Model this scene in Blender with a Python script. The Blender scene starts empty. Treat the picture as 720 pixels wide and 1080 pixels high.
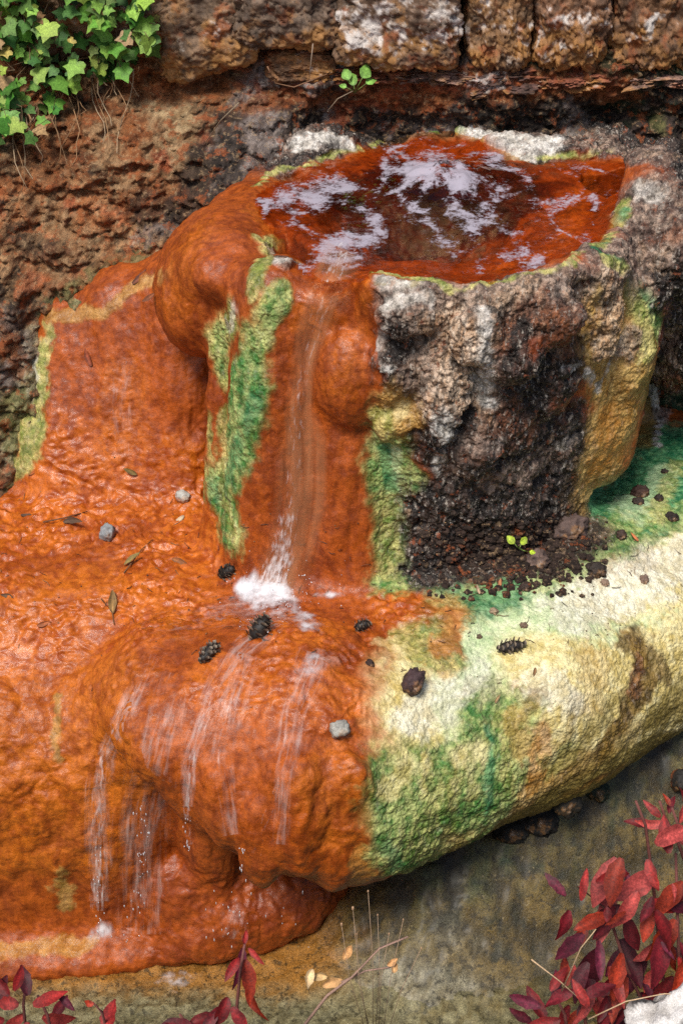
import bpy, math, random
import numpy as np
from mathutils import Vector, Matrix
from mathutils.bvhtree import BVHTree
random.seed(7)
rng = np.random.default_rng(11)
f32 = np.float32
SC = bpy.context.scene
COL = SC.collection

# ------------------------------------------------------------------ camera
PITCH, FOC, CAMZ = math.radians(32.0), 1484.0, 3.25
cam = bpy.data.objects.new('camera', bpy.data.cameras.new('camera'))
COL.objects.link(cam)
cam.location = (0, 0, CAMZ)
cam.rotation_euler = (math.pi/2 - PITCH, 0, 0)
cam.data.sensor_fit = 'VERTICAL'
cam.data.angle = 2*math.atan(540/FOC)
cam.data.clip_start, cam.data.clip_end = 0.05, 200
SC.camera = cam
CO = Vector((0, 0, CAMZ))
def ray(px, py):
    u = (540-py)/FOC; c, s = math.cos(PITCH), math.sin(PITCH)
    return Vector(((px-360)/FOC, c+u*s, -s+u*c))
def at_z(px, py, z):
    d = ray(px, py); return CO + d*((z-CAMZ)/d.z)
def at_y(px, py, y):
    d = ray(px, py); return CO + d*(y/d.y)

# ------------------------------------------------------------------ noise
def _hash(ix, iy, iz, seed):
    h = (ix*np.int64(374761393) + iy*np.int64(668265263) + iz*np.int64(2147483647) + np.int64(seed)*np.int64(1274126177)) & np.int64(0xffffffff)
    h = ((h ^ (h >> 13))*np.int64(1274126177)) & np.int64(0xffffffff)
    h = ((h ^ (h >> 15))*np.int64(668265263)) & np.int64(0xffffffff)
    return h ^ (h >> 16)
_g = np.random.default_rng(3).normal(size=(256, 3)); _g /= np.linalg.norm(_g, axis=1)[:, None]
GR = _g.astype(f32)
def perlin(P, seed=0):
    Pi = np.floor(P); Fr = (P-Pi).astype(f32); I = Pi.astype(np.int64)
    U = Fr*Fr*Fr*(Fr*(Fr*6-15)+10)
    out = np.zeros(len(P), f32)
    for dx in (0, 1):
        wx = U[:, 0] if dx else 1-U[:, 0]
        for dy in (0, 1):
            wy = U[:, 1] if dy else 1-U[:, 1]
            for dz in (0, 1):
                wz = U[:, 2] if dz else 1-U[:, 2]
                g = GR[_hash(I[:, 0]+dx, I[:, 1]+dy, I[:, 2]+dz, seed) & 255]
                out += wx*wy*wz*(g[:, 0]*(Fr[:, 0]-dx)+g[:, 1]*(Fr[:, 1]-dy)+g[:, 2]*(Fr[:, 2]-dz))
    return out*1.5
def fbm(P, o=4, seed=0, gain=.5):
    P = np.asarray(P, f32); r = np.zeros(len(P), f32); a = 1.0; t = 0
    for k in range(o):
        r += a*perlin(P*(2.03**k)+k*17.3, seed+k); t += a; a *= gain
    return r/t*1.4
def worley(P, seed=0):
    Pi = np.floor(P); I = Pi.astype(np.int64); Fr = (P-Pi).astype(f32)
    d1 = np.full(len(P), 9, f32); d2 = np.full(len(P), 9, f32)
    for dx in (-1, 0, 1):
        for dy in (-1, 0, 1):
            for dz in (-1, 0, 1):
                h = _hash(I[:, 0]+dx, I[:, 1]+dy, I[:, 2]+dz, seed)
                q = np.stack([(h & 1023)/1023.+dx, ((h >> 10) & 1023)/1023.+dy, ((h >> 20) & 1023)/1023.+dz], 1).astype(f32)-Fr
                d = (q*q).sum(1)
                m = d < d1
                d2 = np.where(m, d1, np.minimum(d2, d)); d1 = np.where(m, d, d1)
    return np.sqrt(d1), np.sqrt(d2)
def sstep(a, b, x):
    t = np.clip((x-a)/(b-a), 0, 1); return t*t*(3-2*t)
def mixc(a, b, t):
    return a*(1-t[:, None]) + b*t[:, None]

# ------------------------------------------------------------------ object helpers
def tag(o, label=None, cat=None, group=None, kind=None):
    if label: o['label'] = label
    if cat: o['category'] = cat
    if group: o['group'] = group
    if kind: o['kind'] = kind
    return o
def empty(name, loc, label=None, cat=None, group=None):
    o = bpy.data.objects.new(name, None); COL.objects.link(o); o.location = loc
    o.empty_display_size = .05
    return tag(o, label, cat, group)
def np_mesh(name, V, F, mat, parent=None, col=None, surf=None, nrm=None, smooth=True, flow=None, kind4=None):
    """F: (n,k) int array or list of index lists; V in world coordinates"""
    me = bpy.data.meshes.new(name)
    V = np.asarray(V, f32)
    if parent is not None:
        V = V - np.array(parent.matrix_world.translation if parent.parent else parent.location, f32)
    if isinstance(F, np.ndarray):
        n, k = F.shape; flat = F.ravel().astype(np.int32)
        starts = np.arange(n, dtype=np.int32)*k; tot = np.full(n, k, np.int32)
    else:
        tot = np.array([len(f) for f in F], np.int32); flat = np.array([i for f in F for i in f], np.int32)
        starts = np.concatenate([[0], np.cumsum(tot)[:-1]]).astype(np.int32); n = len(tot)
    me.vertices.add(len(V)); me.vertices.foreach_set('co', V.ravel())
    me.loops.add(len(flat)); me.loops.foreach_set('vertex_index', flat)
    me.polygons.add(n); me.polygons.foreach_set('loop_start', starts); me.polygons.foreach_set('loop_total', tot)
    me.polygons.foreach_set('use_smooth', np.full(n, smooth))
    me.update(calc_edges=True); me.validate()
    def attr(nm, A):
        a = me.attributes.new(nm, 'FLOAT_COLOR', 'POINT')
        B = np.ones((len(V), 4), f32); B[:, :A.shape[1]] = A
        a.data.foreach_set('color', B.ravel())
    if col is not None: attr('Col', np.asarray(col, f32))
    if surf is not None: attr('Surf', np.asarray(surf, f32))
    if kind4 is not None: attr('Crust', np.asarray(kind4, f32))
    if flow is not None: attr('Flow', np.asarray(flow, f32))
    if nrm is not None: me.normals_split_custom_set_from_vertices(nrm.astype(f32))
    me.materials.append(mat)
    o = bpy.data.objects.new(name, me); COL.objects.link(o)
    if parent is not None: o.parent = parent
    return o
def vnormals(V, F):
    a, b, c, d = (V[F[:, i]] for i in range(4))
    n = np.cross(c-a, d-b)
    out = np.zeros_like(V)
    for i in range(4):
        for k in range(3):
            out[:, k] += np.bincount(F[:, i], n[:, k], len(V))
    return out/np.maximum(np.linalg.norm(out, axis=1), 1e-12)[:, None]
def subdivide(V, F):
    n = len(V)
    E = np.concatenate([np.sort(F[:, [i, (i+1) % 4]], 1) for i in range(4)])
    key = E[:, 0].astype(np.int64)*n + E[:, 1]
    u, inv = np.unique(key, return_inverse=True)
    ev = (V[u//n]+V[u % n])*.5
    fv = V[F].mean(1)
    m = len(F); e = n+inv.reshape(4, m); f = n+len(u)+np.arange(m)
    W = np.concatenate([V, ev, fv])
    Q = np.concatenate([np.stack([F[:, i], e[i], f, e[(i-1) % 4]], 1) for i in range(4)])
    return W, Q
def laplace(V, F, it=2, lam=.5):
    for _ in range(it):
        acc = np.zeros_like(V); cnt = np.zeros(len(V))
        for i in range(4):
            a, b = F[:, i], F[:, (i+1) % 4]
            for k in range(3):
                acc[:, k] += np.bincount(a, V[b, k], len(V)) + np.bincount(b, V[a, k], len(V))
            cnt += np.bincount(a, minlength=len(V)) + np.bincount(b, minlength=len(V))
        V = V + lam*(acc/cnt[:, None]-V)
    return V

# ------------------------------------------------------------------ materials
def new_mat(name):
    m = bpy.data.materials.new(name); m.use_nodes = True
    nt = m.node_tree; nt.nodes.clear()
    out = nt.nodes.new('ShaderNodeOutputMaterial')
    return m, nt, out
def N(nt, t, **kw):
    n = nt.nodes.new(t)
    for k, v in kw.items():
        if k in n.inputs: n.inputs[k].default_value = v
        else: setattr(n, k, v)
    return n
def math_n(nt, op, a, b=None, clamp=False):
    n = nt.nodes.new('ShaderNodeMath'); n.operation = op; n.use_clamp = clamp
    for i, v in enumerate((a, b)):
        if v is None: continue
        if isinstance(v, (int, float)): n.inputs[i].default_value = v
        else: nt.links.new(v, n.inputs[i])
    return n.outputs[0]
def surface_mat(name, rough=.6, rough_var=.15, scales=(60, 220), bump=.5, bdist=.004, cvar=.35, surf=False, coat=0, spec=.5, vor=0, translucent=0, flecks=()):
    """painted base colour (attribute Col) broken up by object-space noise; Surf = (roughness, bump, coat)"""
    m, nt, out = new_mat(name); L = nt.links.new
    p = N(nt, 'ShaderNodeBsdfPrincipled')
    co = N(nt, 'ShaderNodeTexCoord').outputs['Object']
    at = N(nt, 'ShaderNodeAttribute', attribute_name='Col')
    n1 = N(nt, 'ShaderNodeTexNoise', Scale=scales[0], Detail=8.0, Roughness=.68); L(co, n1.inputs['Vector'])
    n2 = N(nt, 'ShaderNodeTexNoise', Scale=scales[1], Detail=4.0, Roughness=.7); L(co, n2.inputs['Vector'])
    h = math_n(nt, 'ADD', math_n(nt, 'MULTIPLY', n1.outputs['Fac'], .55), math_n(nt, 'MULTIPLY', n2.outputs['Fac'], .45))
    mr = N(nt, 'ShaderNodeMapRange'); L(h, mr.inputs['Value'])
    mr.inputs['From Min'].default_value = .33; mr.inputs['From Max'].default_value = .67
    mr.inputs['To Min'].default_value = 1-cvar; mr.inputs['To Max'].default_value = 1+cvar
    ng = N(nt, 'ShaderNodeTexNoise', Scale=scales[1]*1.7, Detail=3.0, Roughness=.7); L(co, ng.inputs['Vector'])
    mg = N(nt, 'ShaderNodeMapRange', interpolation_type='SMOOTHSTEP'); L(ng.outputs['Fac'], mg.inputs['Value'])
    for k_, v_ in (('From Min', .42), ('From Max', .60), ('To Min', 1-cvar*.6), ('To Max', 1+cvar*.5)): mg.inputs[k_].default_value = v_
    fac = math_n(nt, 'MULTIPLY', mr.outputs[0], mg.outputs[0])
    h = math_n(nt, 'ADD', h, math_n(nt, 'MULTIPLY', ng.outputs['Fac'], .22))
    if surf:
        ka = N(nt, 'ShaderNodeAttribute', attribute_name='Crust'); ks = N(nt, 'ShaderNodeSeparateColor'); L(ka.outputs['Color'], ks.inputs[0])
        mp = N(nt, 'ShaderNodeMapping'); mp.inputs['Scale'].default_value = (1, 1, .36); L(co, mp.inputs['Vector'])
        nc = N(nt, 'ShaderNodeTexNoise', Scale=42.0, Detail=9.0, Roughness=.74); L(mp.outputs[0], nc.inputs['Vector'])
        def band(sc_, lo_, hi_, stretch=True):
            t_ = N(nt, 'ShaderNodeTexNoise', Scale=sc_, Detail=9.0, Roughness=.72); L(mp.outputs[0] if stretch else co, t_.inputs['Vector'])
            r_ = N(nt, 'ShaderNodeMapRange', interpolation_type='SMOOTHSTEP'); L(t_.outputs['Fac'], r_.inputs['Value']); r_.inputs['From Min'].default_value = lo_; r_.inputs['From Max'].default_value = hi_
            return math_n(nt, 'MULTIPLY', r_.outputs[0], ks.outputs[0])
        crust_layers = ((band(21.0, .49, .42), (.014, .010, .009), .85), (band(15.0, .55, .63), (.46, .30, .19), .6), (band(58.0, .53, .44), (.012, .009, .008), .9), (band(71.0, .55, .62), (.60, .53, .45), .6), (band(33.0, .58, .64, False), (.26, .065, .02), .8), (band(95.0, .60, .66, False), (.72, .69, .64), .5))
        v1 = N(nt, 'ShaderNodeTexVoronoi', Scale=115.0); wv = N(nt, 'ShaderNodeVectorMath', operation='MULTIPLY_ADD'); L(n1.outputs['Color'], wv.inputs[0]); wv.inputs[1].default_value = (.012, .012, .012); L(co, wv.inputs[2]); L(wv.outputs[0], v1.inputs['Vector'])
        h = math_n(nt, 'ADD', h, math_n(nt, 'MULTIPLY', math_n(nt, 'SUBTRACT', .5, v1.outputs['Distance']), math_n(nt, 'MULTIPLY', ks.outputs[1], .9)))
        h = math_n(nt, 'ADD', h, math_n(nt, 'MULTIPLY', nc.outputs['Fac'], math_n(nt, 'MULTIPLY', ks.outputs[0], 2.2)))
    src = at.outputs['Color']
    for sc_, lo_, hi_, c_, w_ in flecks:
        t_ = N(nt, 'ShaderNodeTexNoise', Scale=sc_, Detail=8.0, Roughness=.72); L(co, t_.inputs['Vector'])
        r_ = N(nt, 'ShaderNodeMapRange', interpolation_type='SMOOTHSTEP'); L(t_.outputs['Fac'], r_.inputs['Value']); r_.inputs['From Min'].default_value = lo_; r_.inputs['From Max'].default_value = hi_
        q_ = N(nt, 'ShaderNodeMix', data_type='RGBA'); L(math_n(nt, 'MULTIPLY', r_.outputs[0], w_), q_.inputs[0]); L(src, q_.inputs[6]); q_.inputs[7].default_value = (*c_, 1); src = q_.outputs[2]
        h = math_n(nt, 'ADD', h, math_n(nt, 'MULTIPLY', t_.outputs['Fac'], .5))
    if surf:
        for f_, c_, w_ in crust_layers:
            q_ = N(nt, 'ShaderNodeMix', data_type='RGBA'); L(math_n(nt, 'MULTIPLY', f_, w_), q_.inputs[0]); L(src, q_.inputs[6]); q_.inputs[7].default_value = (*c_, 1); src = q_.outputs[2]
        b2 = N(nt, 'ShaderNodeBump', Strength=.25, Distance=bdist); L(h, b2.inputs['Height']); L(b2.outputs[0], p.inputs['Coat Normal'])
    mx = N(nt, 'ShaderNodeVectorMath', operation='SCALE'); L(src, mx.inputs[0]); L(fac, mx.inputs['Scale'])
    L(mx.outputs[0], p.inputs['Base Color'])
    if vor:
        v = N(nt, 'ShaderNodeTexVoronoi', Scale=vor); L(co, v.inputs['Vector'])
        h = math_n(nt, 'SUBTRACT', h, math_n(nt, 'MULTIPLY', v.outputs['Distance'], .5))
    b = N(nt, 'ShaderNodeBump', Strength=bump, Distance=bdist); L(h, b.inputs['Height'])
    p.inputs['Specular IOR Level'].default_value = spec; p.inputs['Coat Roughness'].default_value = .35
    if surf:
        sa = N(nt, 'ShaderNodeAttribute', attribute_name='Surf')
        sp = N(nt, 'ShaderNodeSeparateColor'); L(sa.outputs['Color'], sp.inputs[0])
        rv = math_n(nt, 'MULTIPLY', math_n(nt, 'SUBTRACT', n1.outputs['Fac'], .5), rough_var*2)
        n3 = N(nt, 'ShaderNodeTexNoise', Scale=11.0, Detail=3.0); L(co, n3.inputs['Vector'])
        rv = math_n(nt, 'ADD', rv, math_n(nt, 'MULTIPLY', math_n(nt, 'SUBTRACT', n3.outputs['Fac'], .45), .9))
        L(math_n(nt, 'MAXIMUM', math_n(nt, 'ADD', sp.outputs[0], rv, True), .24), p.inputs['Roughness'])
        L(math_n(nt, 'MULTIPLY', sp.outputs[1], bump), b.inputs['Strength'])
        L(sp.outputs[2], p.inputs['Coat Weight']); p.inputs['Coat Roughness'].default_value = .17
    else:
        rv = math_n(nt, 'MULTIPLY', math_n(nt, 'SUBTRACT', n1.outputs['Fac'], .5), rough_var*2)
        L(math_n(nt, 'ADD', rv, rough, True), p.inputs['Roughness'])
        p.inputs['Coat Weight'].default_value = coat
    L(b.outputs[0], p.inputs['Normal'])
    if translucent:
        t = N(nt, 'ShaderNodeBsdfTranslucent'); L(mx.outputs[0], t.inputs['Color'])
        ms = N(nt, 'ShaderNodeMixShader', Fac=translucent); L(p.outputs[0], ms.inputs[1]); L(t.outputs[0], ms.inputs[2]); L(ms.outputs[0], out.inputs[0])
    else:
        L(p.outputs[0], out.inputs[0])
    return m
M_FLOW = surface_mat('flowstone', surf=True, spec=.38, scales=(80, 270), bump=.65, bdist=.006, cvar=.34, rough_var=.25)
M_BANK = surface_mat('earth', rough=.85, scales=(75, 240), bump=.95, bdist=.012, cvar=.4, spec=.3, flecks=((44., .46, .40, (.018, .013, .010), .42), (52., .54, .61, (.50, .33, .18), .45), (20., .54, .61, (.36, .095, .028), .65)))
M_STONE = surface_mat('stone', rough=.72, scales=(60, 220), bump=.55, bdist=.006, cvar=.28, spec=.4, flecks=((14., .44, .36, (.03, .022, .016), .45), (9., .54, .64, (.42, .20, .06), .5), (12., .58, .68, (.60, .54, .47), .45)))
M_LEAF = surface_mat('leaf', rough=.55, scales=(38, 170), bump=.4, bdist=.003, cvar=.42, translucent=.15, spec=.3)
M_DRY = surface_mat('dry_plant', rough=.75, scales=(80, 300), bump=.3, bdist=.002, cvar=.3)
M_CONE = surface_mat('cone', rough=.6, scales=(120, 400), bump=.4, bdist=.002, cvar=.4, spec=.5)
M_BED = surface_mat('wet_bed', rough=.4, scales=(40, 170), bump=.9, bdist=.007, cvar=.5, coat=.15, flecks=((48., .47, .41, (.020, .016, .008), .7), (60., .60, .66, (.34, .27, .15), .45)))

def veil_mat(name, color, sx, sy, lo, hi, maxa, glossy=.35, detail=3.0):
    """thin moving water: streaks along the flow. Flow = (across, along, density)"""
    m, nt, out = new_mat(name); L = nt.links.new
    fa = N(nt, 'ShaderNodeAttribute', attribute_name='Flow')
    sp = N(nt, 'ShaderNodeSeparateColor'); L(fa.outputs['Color'], sp.inputs[0])
    cb = N(nt, 'ShaderNodeCombineXYZ')
    L(math_n(nt, 'MULTIPLY', sp.outputs[0], sx), cb.inputs[0]); L(math_n(nt, 'MULTIPLY', sp.outputs[1], sy), cb.inputs[1])
    n = N(nt, 'ShaderNodeTexNoise', Scale=1.0, Detail=detail, Roughness=.6); L(cb.outputs[0], n.inputs['Vector'])
    mr = N(nt, 'ShaderNodeMapRange', interpolation_type='SMOOTHSTEP'); L(math_n(nt, 'ADD', n.outputs['Fac'], math_n(nt, 'MULTIPLY', math_n(nt, 'SUBTRACT', sp.outputs[2], .5), .5)), mr.inputs['Value'])
    mr.inputs['From Min'].default_value = lo; mr.inputs['From Max'].default_value = hi
    a = math_n(nt, 'MULTIPLY', math_n(nt, 'MULTIPLY', mr.outputs[0], math_n(nt, 'MULTIPLY', sp.outputs[2], 1.6, True)), maxa)
    tr = N(nt, 'ShaderNodeBsdfTransparent')
    p = N(nt, 'ShaderNodeBsdfPrincipled', Roughness=glossy); p.inputs['Base Color'].default_value = (*color, 1)
    p.inputs['Specular IOR Level'].default_value = .6
    ms = N(nt, 'ShaderNodeMixShader'); L(a, ms.inputs[0]); L(tr.outputs[0], ms.inputs[1]); L(p.outputs[0], ms.inputs[2])
    L(ms.outputs[0], out.inputs[0])
    return m
M_VEIL = veil_mat('falling_water', (.62, .29, .14), 3, .35, .10, 1.1, .55, .3, 2.0)
M_GLINT = veil_mat('bright_water', (.88, .84, .84), 9, 3.2, .50, .85, .65, .25, 3.0)
M_TRICK = veil_mat('trickle_water', (.84, .70, .66), 6, 1.2, .38, .95, .6, .3, 4.0)
M_FOAM = veil_mat('foam', (.76, .76, .80), 22, 22, .40, .86, .95, .6, 9.0)

def water_mat(name, tint, foam=False, bscale=22, bstr=.25, fres=1.33, rough=.04):
    m, nt, out = new_mat(name); L = nt.links.new
    co = N(nt, 'ShaderNodeTexCoord').outputs['Object']
    n = N(nt, 'ShaderNodeTexNoise', Scale=float(bscale), Detail=3.0, Distortion=.8); L(co, n.inputs['Vector'])
    b = N(nt, 'ShaderNodeBump', Strength=bstr, Distance=.012); L(n.outputs['Fac'], b.inputs['Height'])
    tr = N(nt, 'ShaderNodeBsdfTransparent'); tr.inputs[0].default_value = (*tint, 1)
    g = N(nt, 'ShaderNodeBsdfGlossy', Roughness=rough); L(b.outputs[0], g.inputs['Normal'])
    fr = N(nt, 'ShaderNodeFresnel', IOR=fres); L(b.outputs[0], fr.inputs['Normal'])
    ms = N(nt, 'ShaderNodeMixShader'); L(fr.outputs[0], ms.inputs[0]); L(tr.outputs[0], ms.inputs[1]); L(g.outputs[0], ms.inputs[2])
    last = ms.outputs[0]
    if foam:
        fa = N(nt, 'ShaderNodeAttribute', attribute_name='Flow'); sp = N(nt, 'ShaderNodeSeparateColor'); L(fa.outputs['Color'], sp.inputs[0])
        w = N(nt, 'ShaderNodeTexNoise', Scale=3.2, Detail=2.0); L(co, w.inputs['Vector'])
        ad = N(nt, 'ShaderNodeVectorMath', operation='MULTIPLY_ADD'); L(w.outputs['Color'], ad.inputs[0]); ad.inputs[1].default_value = (.20, .24, .2); L(co, ad.inputs[2])
        pm = N(nt, 'ShaderNodeVectorMath', operation='MULTIPLY'); L(ad.outputs[0], pm.inputs[0]); pm.inputs[1].default_value = (1, .48, 1); ad = pm
        f1 = N(nt, 'ShaderNodeTexVoronoi', Scale=15.0); L(ad.outputs[0], f1.inputs['Vector'])
        f3 = N(nt, 'ShaderNodeTexNoise', Scale=9.5, Detail=5.0, Roughness=.6, Distortion=.7); L(ad.outputs[0], f3.inputs['Vector'])
        f2 = N(nt, 'ShaderNodeTexNoise', Scale=55.0, Detail=6.0, Roughness=.75); L(co, f2.inputs['Vector'])
        v = math_n(nt, 'ADD', math_n(nt, 'MULTIPLY', f3.outputs['Fac'], 1.0), math_n(nt, 'MULTIPLY', math_n(nt, 'SUBTRACT', f1.outputs['Distance'], .45), .45))
        v = math_n(nt, 'ADD', math_n(nt, 'ADD', v, math_n(nt, 'MULTIPLY', math_n(nt, 'SUBTRACT', f2.outputs['Fac'], .5), .85)), math_n(nt, 'MULTIPLY', math_n(nt, 'SUBTRACT', sp.outputs[2], .5), .55))
        mr = N(nt, 'ShaderNodeMapRange', interpolation_type='SMOOTHSTEP'); L(v, mr.inputs['Value'])
        mr.inputs['From Min'].default_value = .49; mr.inputs['From Max'].default_value = .70; mr.inputs['To Max'].default_value = .82
        d = N(nt, 'ShaderNodeBsdfPrincipled', Roughness=.45); d.inputs['Base Color'].default_value = (.42, .39, .46, 1); d.inputs['Specular IOR Level'].default_value = .2
        m2 = N(nt, 'ShaderNodeMixShader'); L(mr.outputs[0], m2.inputs[0]); L(last, m2.inputs[1]); L(d.outputs[0], m2.inputs[2]); last = m2.outputs[0]
    L(last, out.inputs[0])
    return m
M_POOL = water_mat('spring_water', (.92, .72, .50), foam=True, bscale=14, bstr=.12)
M_STREAM = water_mat('stream_water', (.92, .92, .84), bscale=70, bstr=.3, rough=.2, fres=1.15)

# ------------------------------------------------------------------ rock masses as one signed-distance field
H = .0098
LO = np.array([-1.55, 2.3, -.12]); HI = np.array([1.75, 4.62, 2.14])
DIM = ((HI-LO)/H).astype(int)+1
AX = [(LO[i]+np.arange(DIM[i])*H).astype(f32) for i in range(3)]
SDF = np.full(DIM, 1.0, f32)
def window(lo, hi, pad):
    s = []
    for i in range(3):
        a = int(max(0, math.floor((lo[i]-pad-LO[i])/H))); b = int(min(DIM[i], math.ceil((hi[i]+pad-LO[i])/H)+1))
        s.append(slice(a, max(a, b)))
    return tuple(s), np.meshgrid(*[AX[i][s[i]] for i in range(3)], indexing='ij', sparse=True)
def smin(a, b, k):
    h = np.clip(.5+.5*(b-a)/k, 0, 1); return b*(1-h)+a*h-k*h*(1-h)
def put(d, w, k, cut=False):
    if cut: SDF[w] = -smin(-SDF[w], d, k)
    else: SDF[w] = smin(SDF[w], d, k)
def ell(c, r, k=.05, cut=False, yaw=0):
    R = max(r); w, (X, Y, Z) = window([c[i]-R for i in range(3)], [c[i]+R for i in range(3)], k+.06)
    X, Y, Z = X-c[0], Y-c[1], Z-c[2]
    if yaw:
        ca, sa = math.cos(yaw), math.sin(yaw); X, Y = X*ca+Y*sa, Y*ca-X*sa
    k0 = np.sqrt((X/r[0])**2+(Y/r[1])**2+(Z/r[2])**2); k1 = np.sqrt((X/r[0]**2)**2+(Y/r[1]**2)**2+(Z/r[2]**2)**2)
    put(k0*(k0-1)/np.maximum(k1, 1e-4), w, k, cut) if not cut else put(k0*(k0-1)/np.maximum(k1, 1e-4), w, k, True)
def cap(a, b, ra, rb=None, k=.05, cut=False):
    rb = ra if rb is None else rb; R = max(ra, rb)
    w, (X, Y, Z) = window([min(a[i], b[i])-R for i in range(3)], [max(a[i], b[i])+R for i in range(3)], k+.06)
    d = [b[i]-a[i] for i in range(3)]; L2 = sum(q*q for q in d)
    t = np.clip(((X-a[0])*d[0]+(Y-a[1])*d[1]+(Z-a[2])*d[2])/L2, 0, 1)
    q = np.sqrt((X-a[0]-t*d[0])**2+(Y-a[1]-t*d[1])**2+(Z-a[2]-t*d[2])**2)-(ra+(rb-ra)*t)
    put(q, w, k, cut)

# terrace slab: a bench whose front edge runs straight on the left and back to the right
X, Y, Z = np.meshgrid(*AX, indexing='ij', sparse=True)
lf_ = 1-sstep(-.62, -.42, X)
yf = 2.98+np.maximum(0, X-.05)*.68+lf_*(-.20+.30*np.clip(Z, 0, 1))
ztop = .985+(Y-3.2)*.05-np.maximum(0, 3.22+np.maximum(0, X-.05)*.68-Y)*.22-np.maximum(0, -X-.2)*.03
under = .20*sstep(.0, .3, X)*(1-sstep(.38, .52, Z))
SDF[:] = -smin(-(yf+under-Y), -(Z-ztop)*np.ones_like(X), .20)
del yf, ztop, under
# rounded roll on the right (cream), its bulges
cap((.10, 2.96, .64), (.55, 3.20, .65), .335, .325, .06)
cap((.55, 3.20, .65), (1.05, 3.56, .665), .325, .31, .06)
cap((1.05, 3.56, .665), (1.9, 4.15, .68), .31, .30, .06)
cap((.25, 3.16, .80), (.7, 3.46, .82), .20, .20, .10)
cap((.7, 3.46, .82), (1.7, 4.1, .83), .20, .20, .10)
for c, r in (((.28, 2.94, .62), (.16, .2, .2)), ((.5, 3.04, .78), (.2, .2, .17)), ((.72, 3.19, .60), (.16, .18, .18)), ((.86, 3.33, .78), (.18, .2, .16))):
    ell(c, r, .06)
# swollen orange bulge in the middle, overhanging
ell((-.13, 2.90, .71), (.29, .36, .33), .07)
ell((.05, 2.86, .66), (.20, .28, .29), .06)
ell((-.28, 2.90, .76), (.15, .28, .26), .06)
ell((.0, 2.90, .60), (.26, .32, .25), .07)
ell((-.42, 2.90, .84), (.20, .26, .16), .10)
ell((-.36, 2.84, .72), (.12, .20, .16), .08)
for lx, lz, rx, rz in ((-.30, .74, .05, .13), (-.20, .66, .055, .15), (-.10, .70, .05, .13), (-.02, .60, .055, .14), (.07, .66, .05, .14), (.02, .82, .06, .08), (-.12, .86, .07, .07), (.12, .76, .05, .07)):
    q = 1-((lx+.13)/.31)**2-((lz-.71)/.35)**2
    ell((lx, 2.90-.36*math.sqrt(max(.03, q))+.015, lz), (rx, .055, rz), .04)
# left face: heavy lumps under a ragged edge
ell((-.95, 2.98, .40), (.42, .19, .40), .12)
ell((-1.35, 3.0, .45), (.35, .2, .4), .12)
ell((-.62, 3.0, .45), (.2, .19, .42), .10)
ell((-.50, 2.97, .78), (.13, .17, .22), .07)
# low red apron below the overhang
ell((-.26, 3.0, .08), (.28, .22, .17), .07)
ell((-.40, 2.94, .10), (.22, .18, .20), .06)
cap((-.50, 2.98, -.02), (-.02, 3.06, -.06), .20, .12, .06)
ell((-.36, 2.90, .42), (.09, .14, .22), .07)
for c, r in (((-.33, 2.80, .10), (.09, .05, .07)), ((-.40, 2.79, .05), (.10, .06, .06)), ((-.45, 2.84, .2), (.07, .05, .09)), ((-.27, 2.83, .04), (.10, .05, .05))):
    ell(c, r, .05)
ell((-.95, 2.85, .0), (.55, .16, .07), .05)
# apron of flowstone against the bank on the left
cap((-.50, 4.0, 1.50), (-.50, 3.86, .98), .17, .2, .06)
cap((-.66, 4.02, 1.47), (-.68, 3.88, .98), .15, .2, .05)
cap((-.82, 4.03, 1.40), (-.84, 3.88, .98), .14, .2, .05)
cap((-.95, 4.03, 1.25), (-.96, 3.9, .98), .11, .15, .05)
cap((-.42, 3.95, 1.62), (-.45, 3.9, 1.3), .13, .15, .05)
# spring column
COLZ = 1.865
for z0, z1, a, b in ((.9, COLZ, .47, .50),):
    w, (X, Y, Z) = window([-.5, 3.0, z0], [1.1, 4.5, z1], .1)
    q = np.sqrt(((X-.30)/a)**2+((Y-3.84)/b)**2)
    d = np.maximum((q-1)*min(a, b), np.maximum(z0-Z, Z-z1)); put(d, w, .05)
cap((-.17, 3.41, 1.775), (-.19, 3.36, .98), .115, .15, .05)
cap((.015, 3.41, 1.765), (.02, 3.36, .98), .115, .145, .04)
ell((.025, 3.31, 1.60), (.098, .10, .15), .015)
ell((-.02, 3.40, 1.79), (.12, .10, .08), .03)
ell((-.19, 3.38, 1.42), (.09, .09, .3), .04)
ell((.03, 3.34, 1.25), (.09, .09, .2), .03)
ell((-.33, 3.74, 1.69), (.185, .25, .205), .05)
ell((-.40, 3.70, 1.66), (.125, .17, .17), .04)
ell((-.30, 3.62, 1.80), (.13, .2, .10), .05)
ell((-.24, 3.90, 1.78), (.16, .3, .12), .05)
ell((-.28, 3.54, 1.62), (.085, .08, .15), .03)
cap((-.24, 3.46, 1.80), (-.25, 3.46, 1.68), .06, .06, .03)
cap((-.29, 3.52, 1.55), (-.315, 3.46, 1.0), .075, .095, .04)
cap((.145, 3.42, 1.55), (.155, 3.39, .98), .10, .115, .035)
def drum(x0, y0, x1, y1, z0, z1, r0, r1, k):
    w, (X, Y, Z) = window([min(x0, x1)-max(r0, r1), min(y0, y1)-max(r0, r1), z0], [max(x0, x1)+max(r0, r1), max(y0, y1)+max(r0, r1), z1], k+.05)
    t = np.clip((Z-z0)/(z1-z0), 0, 1); q = np.sqrt((X-x0-(x1-x0)*t)**2+(Y-y0-(y1-y0)*t)**2)-(r0+(r1-r0)*t)
    put(-smin(-q, -np.maximum(z0-Z, Z-z1)*np.ones_like(q), .05), w, k)
drum(.27, 3.42, .19, 3.36, .95, 1.90, .14, .18, .04)
drum(.42, 3.48, .37, 3.37, .95, 1.90, .16, .20, .04)
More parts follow.
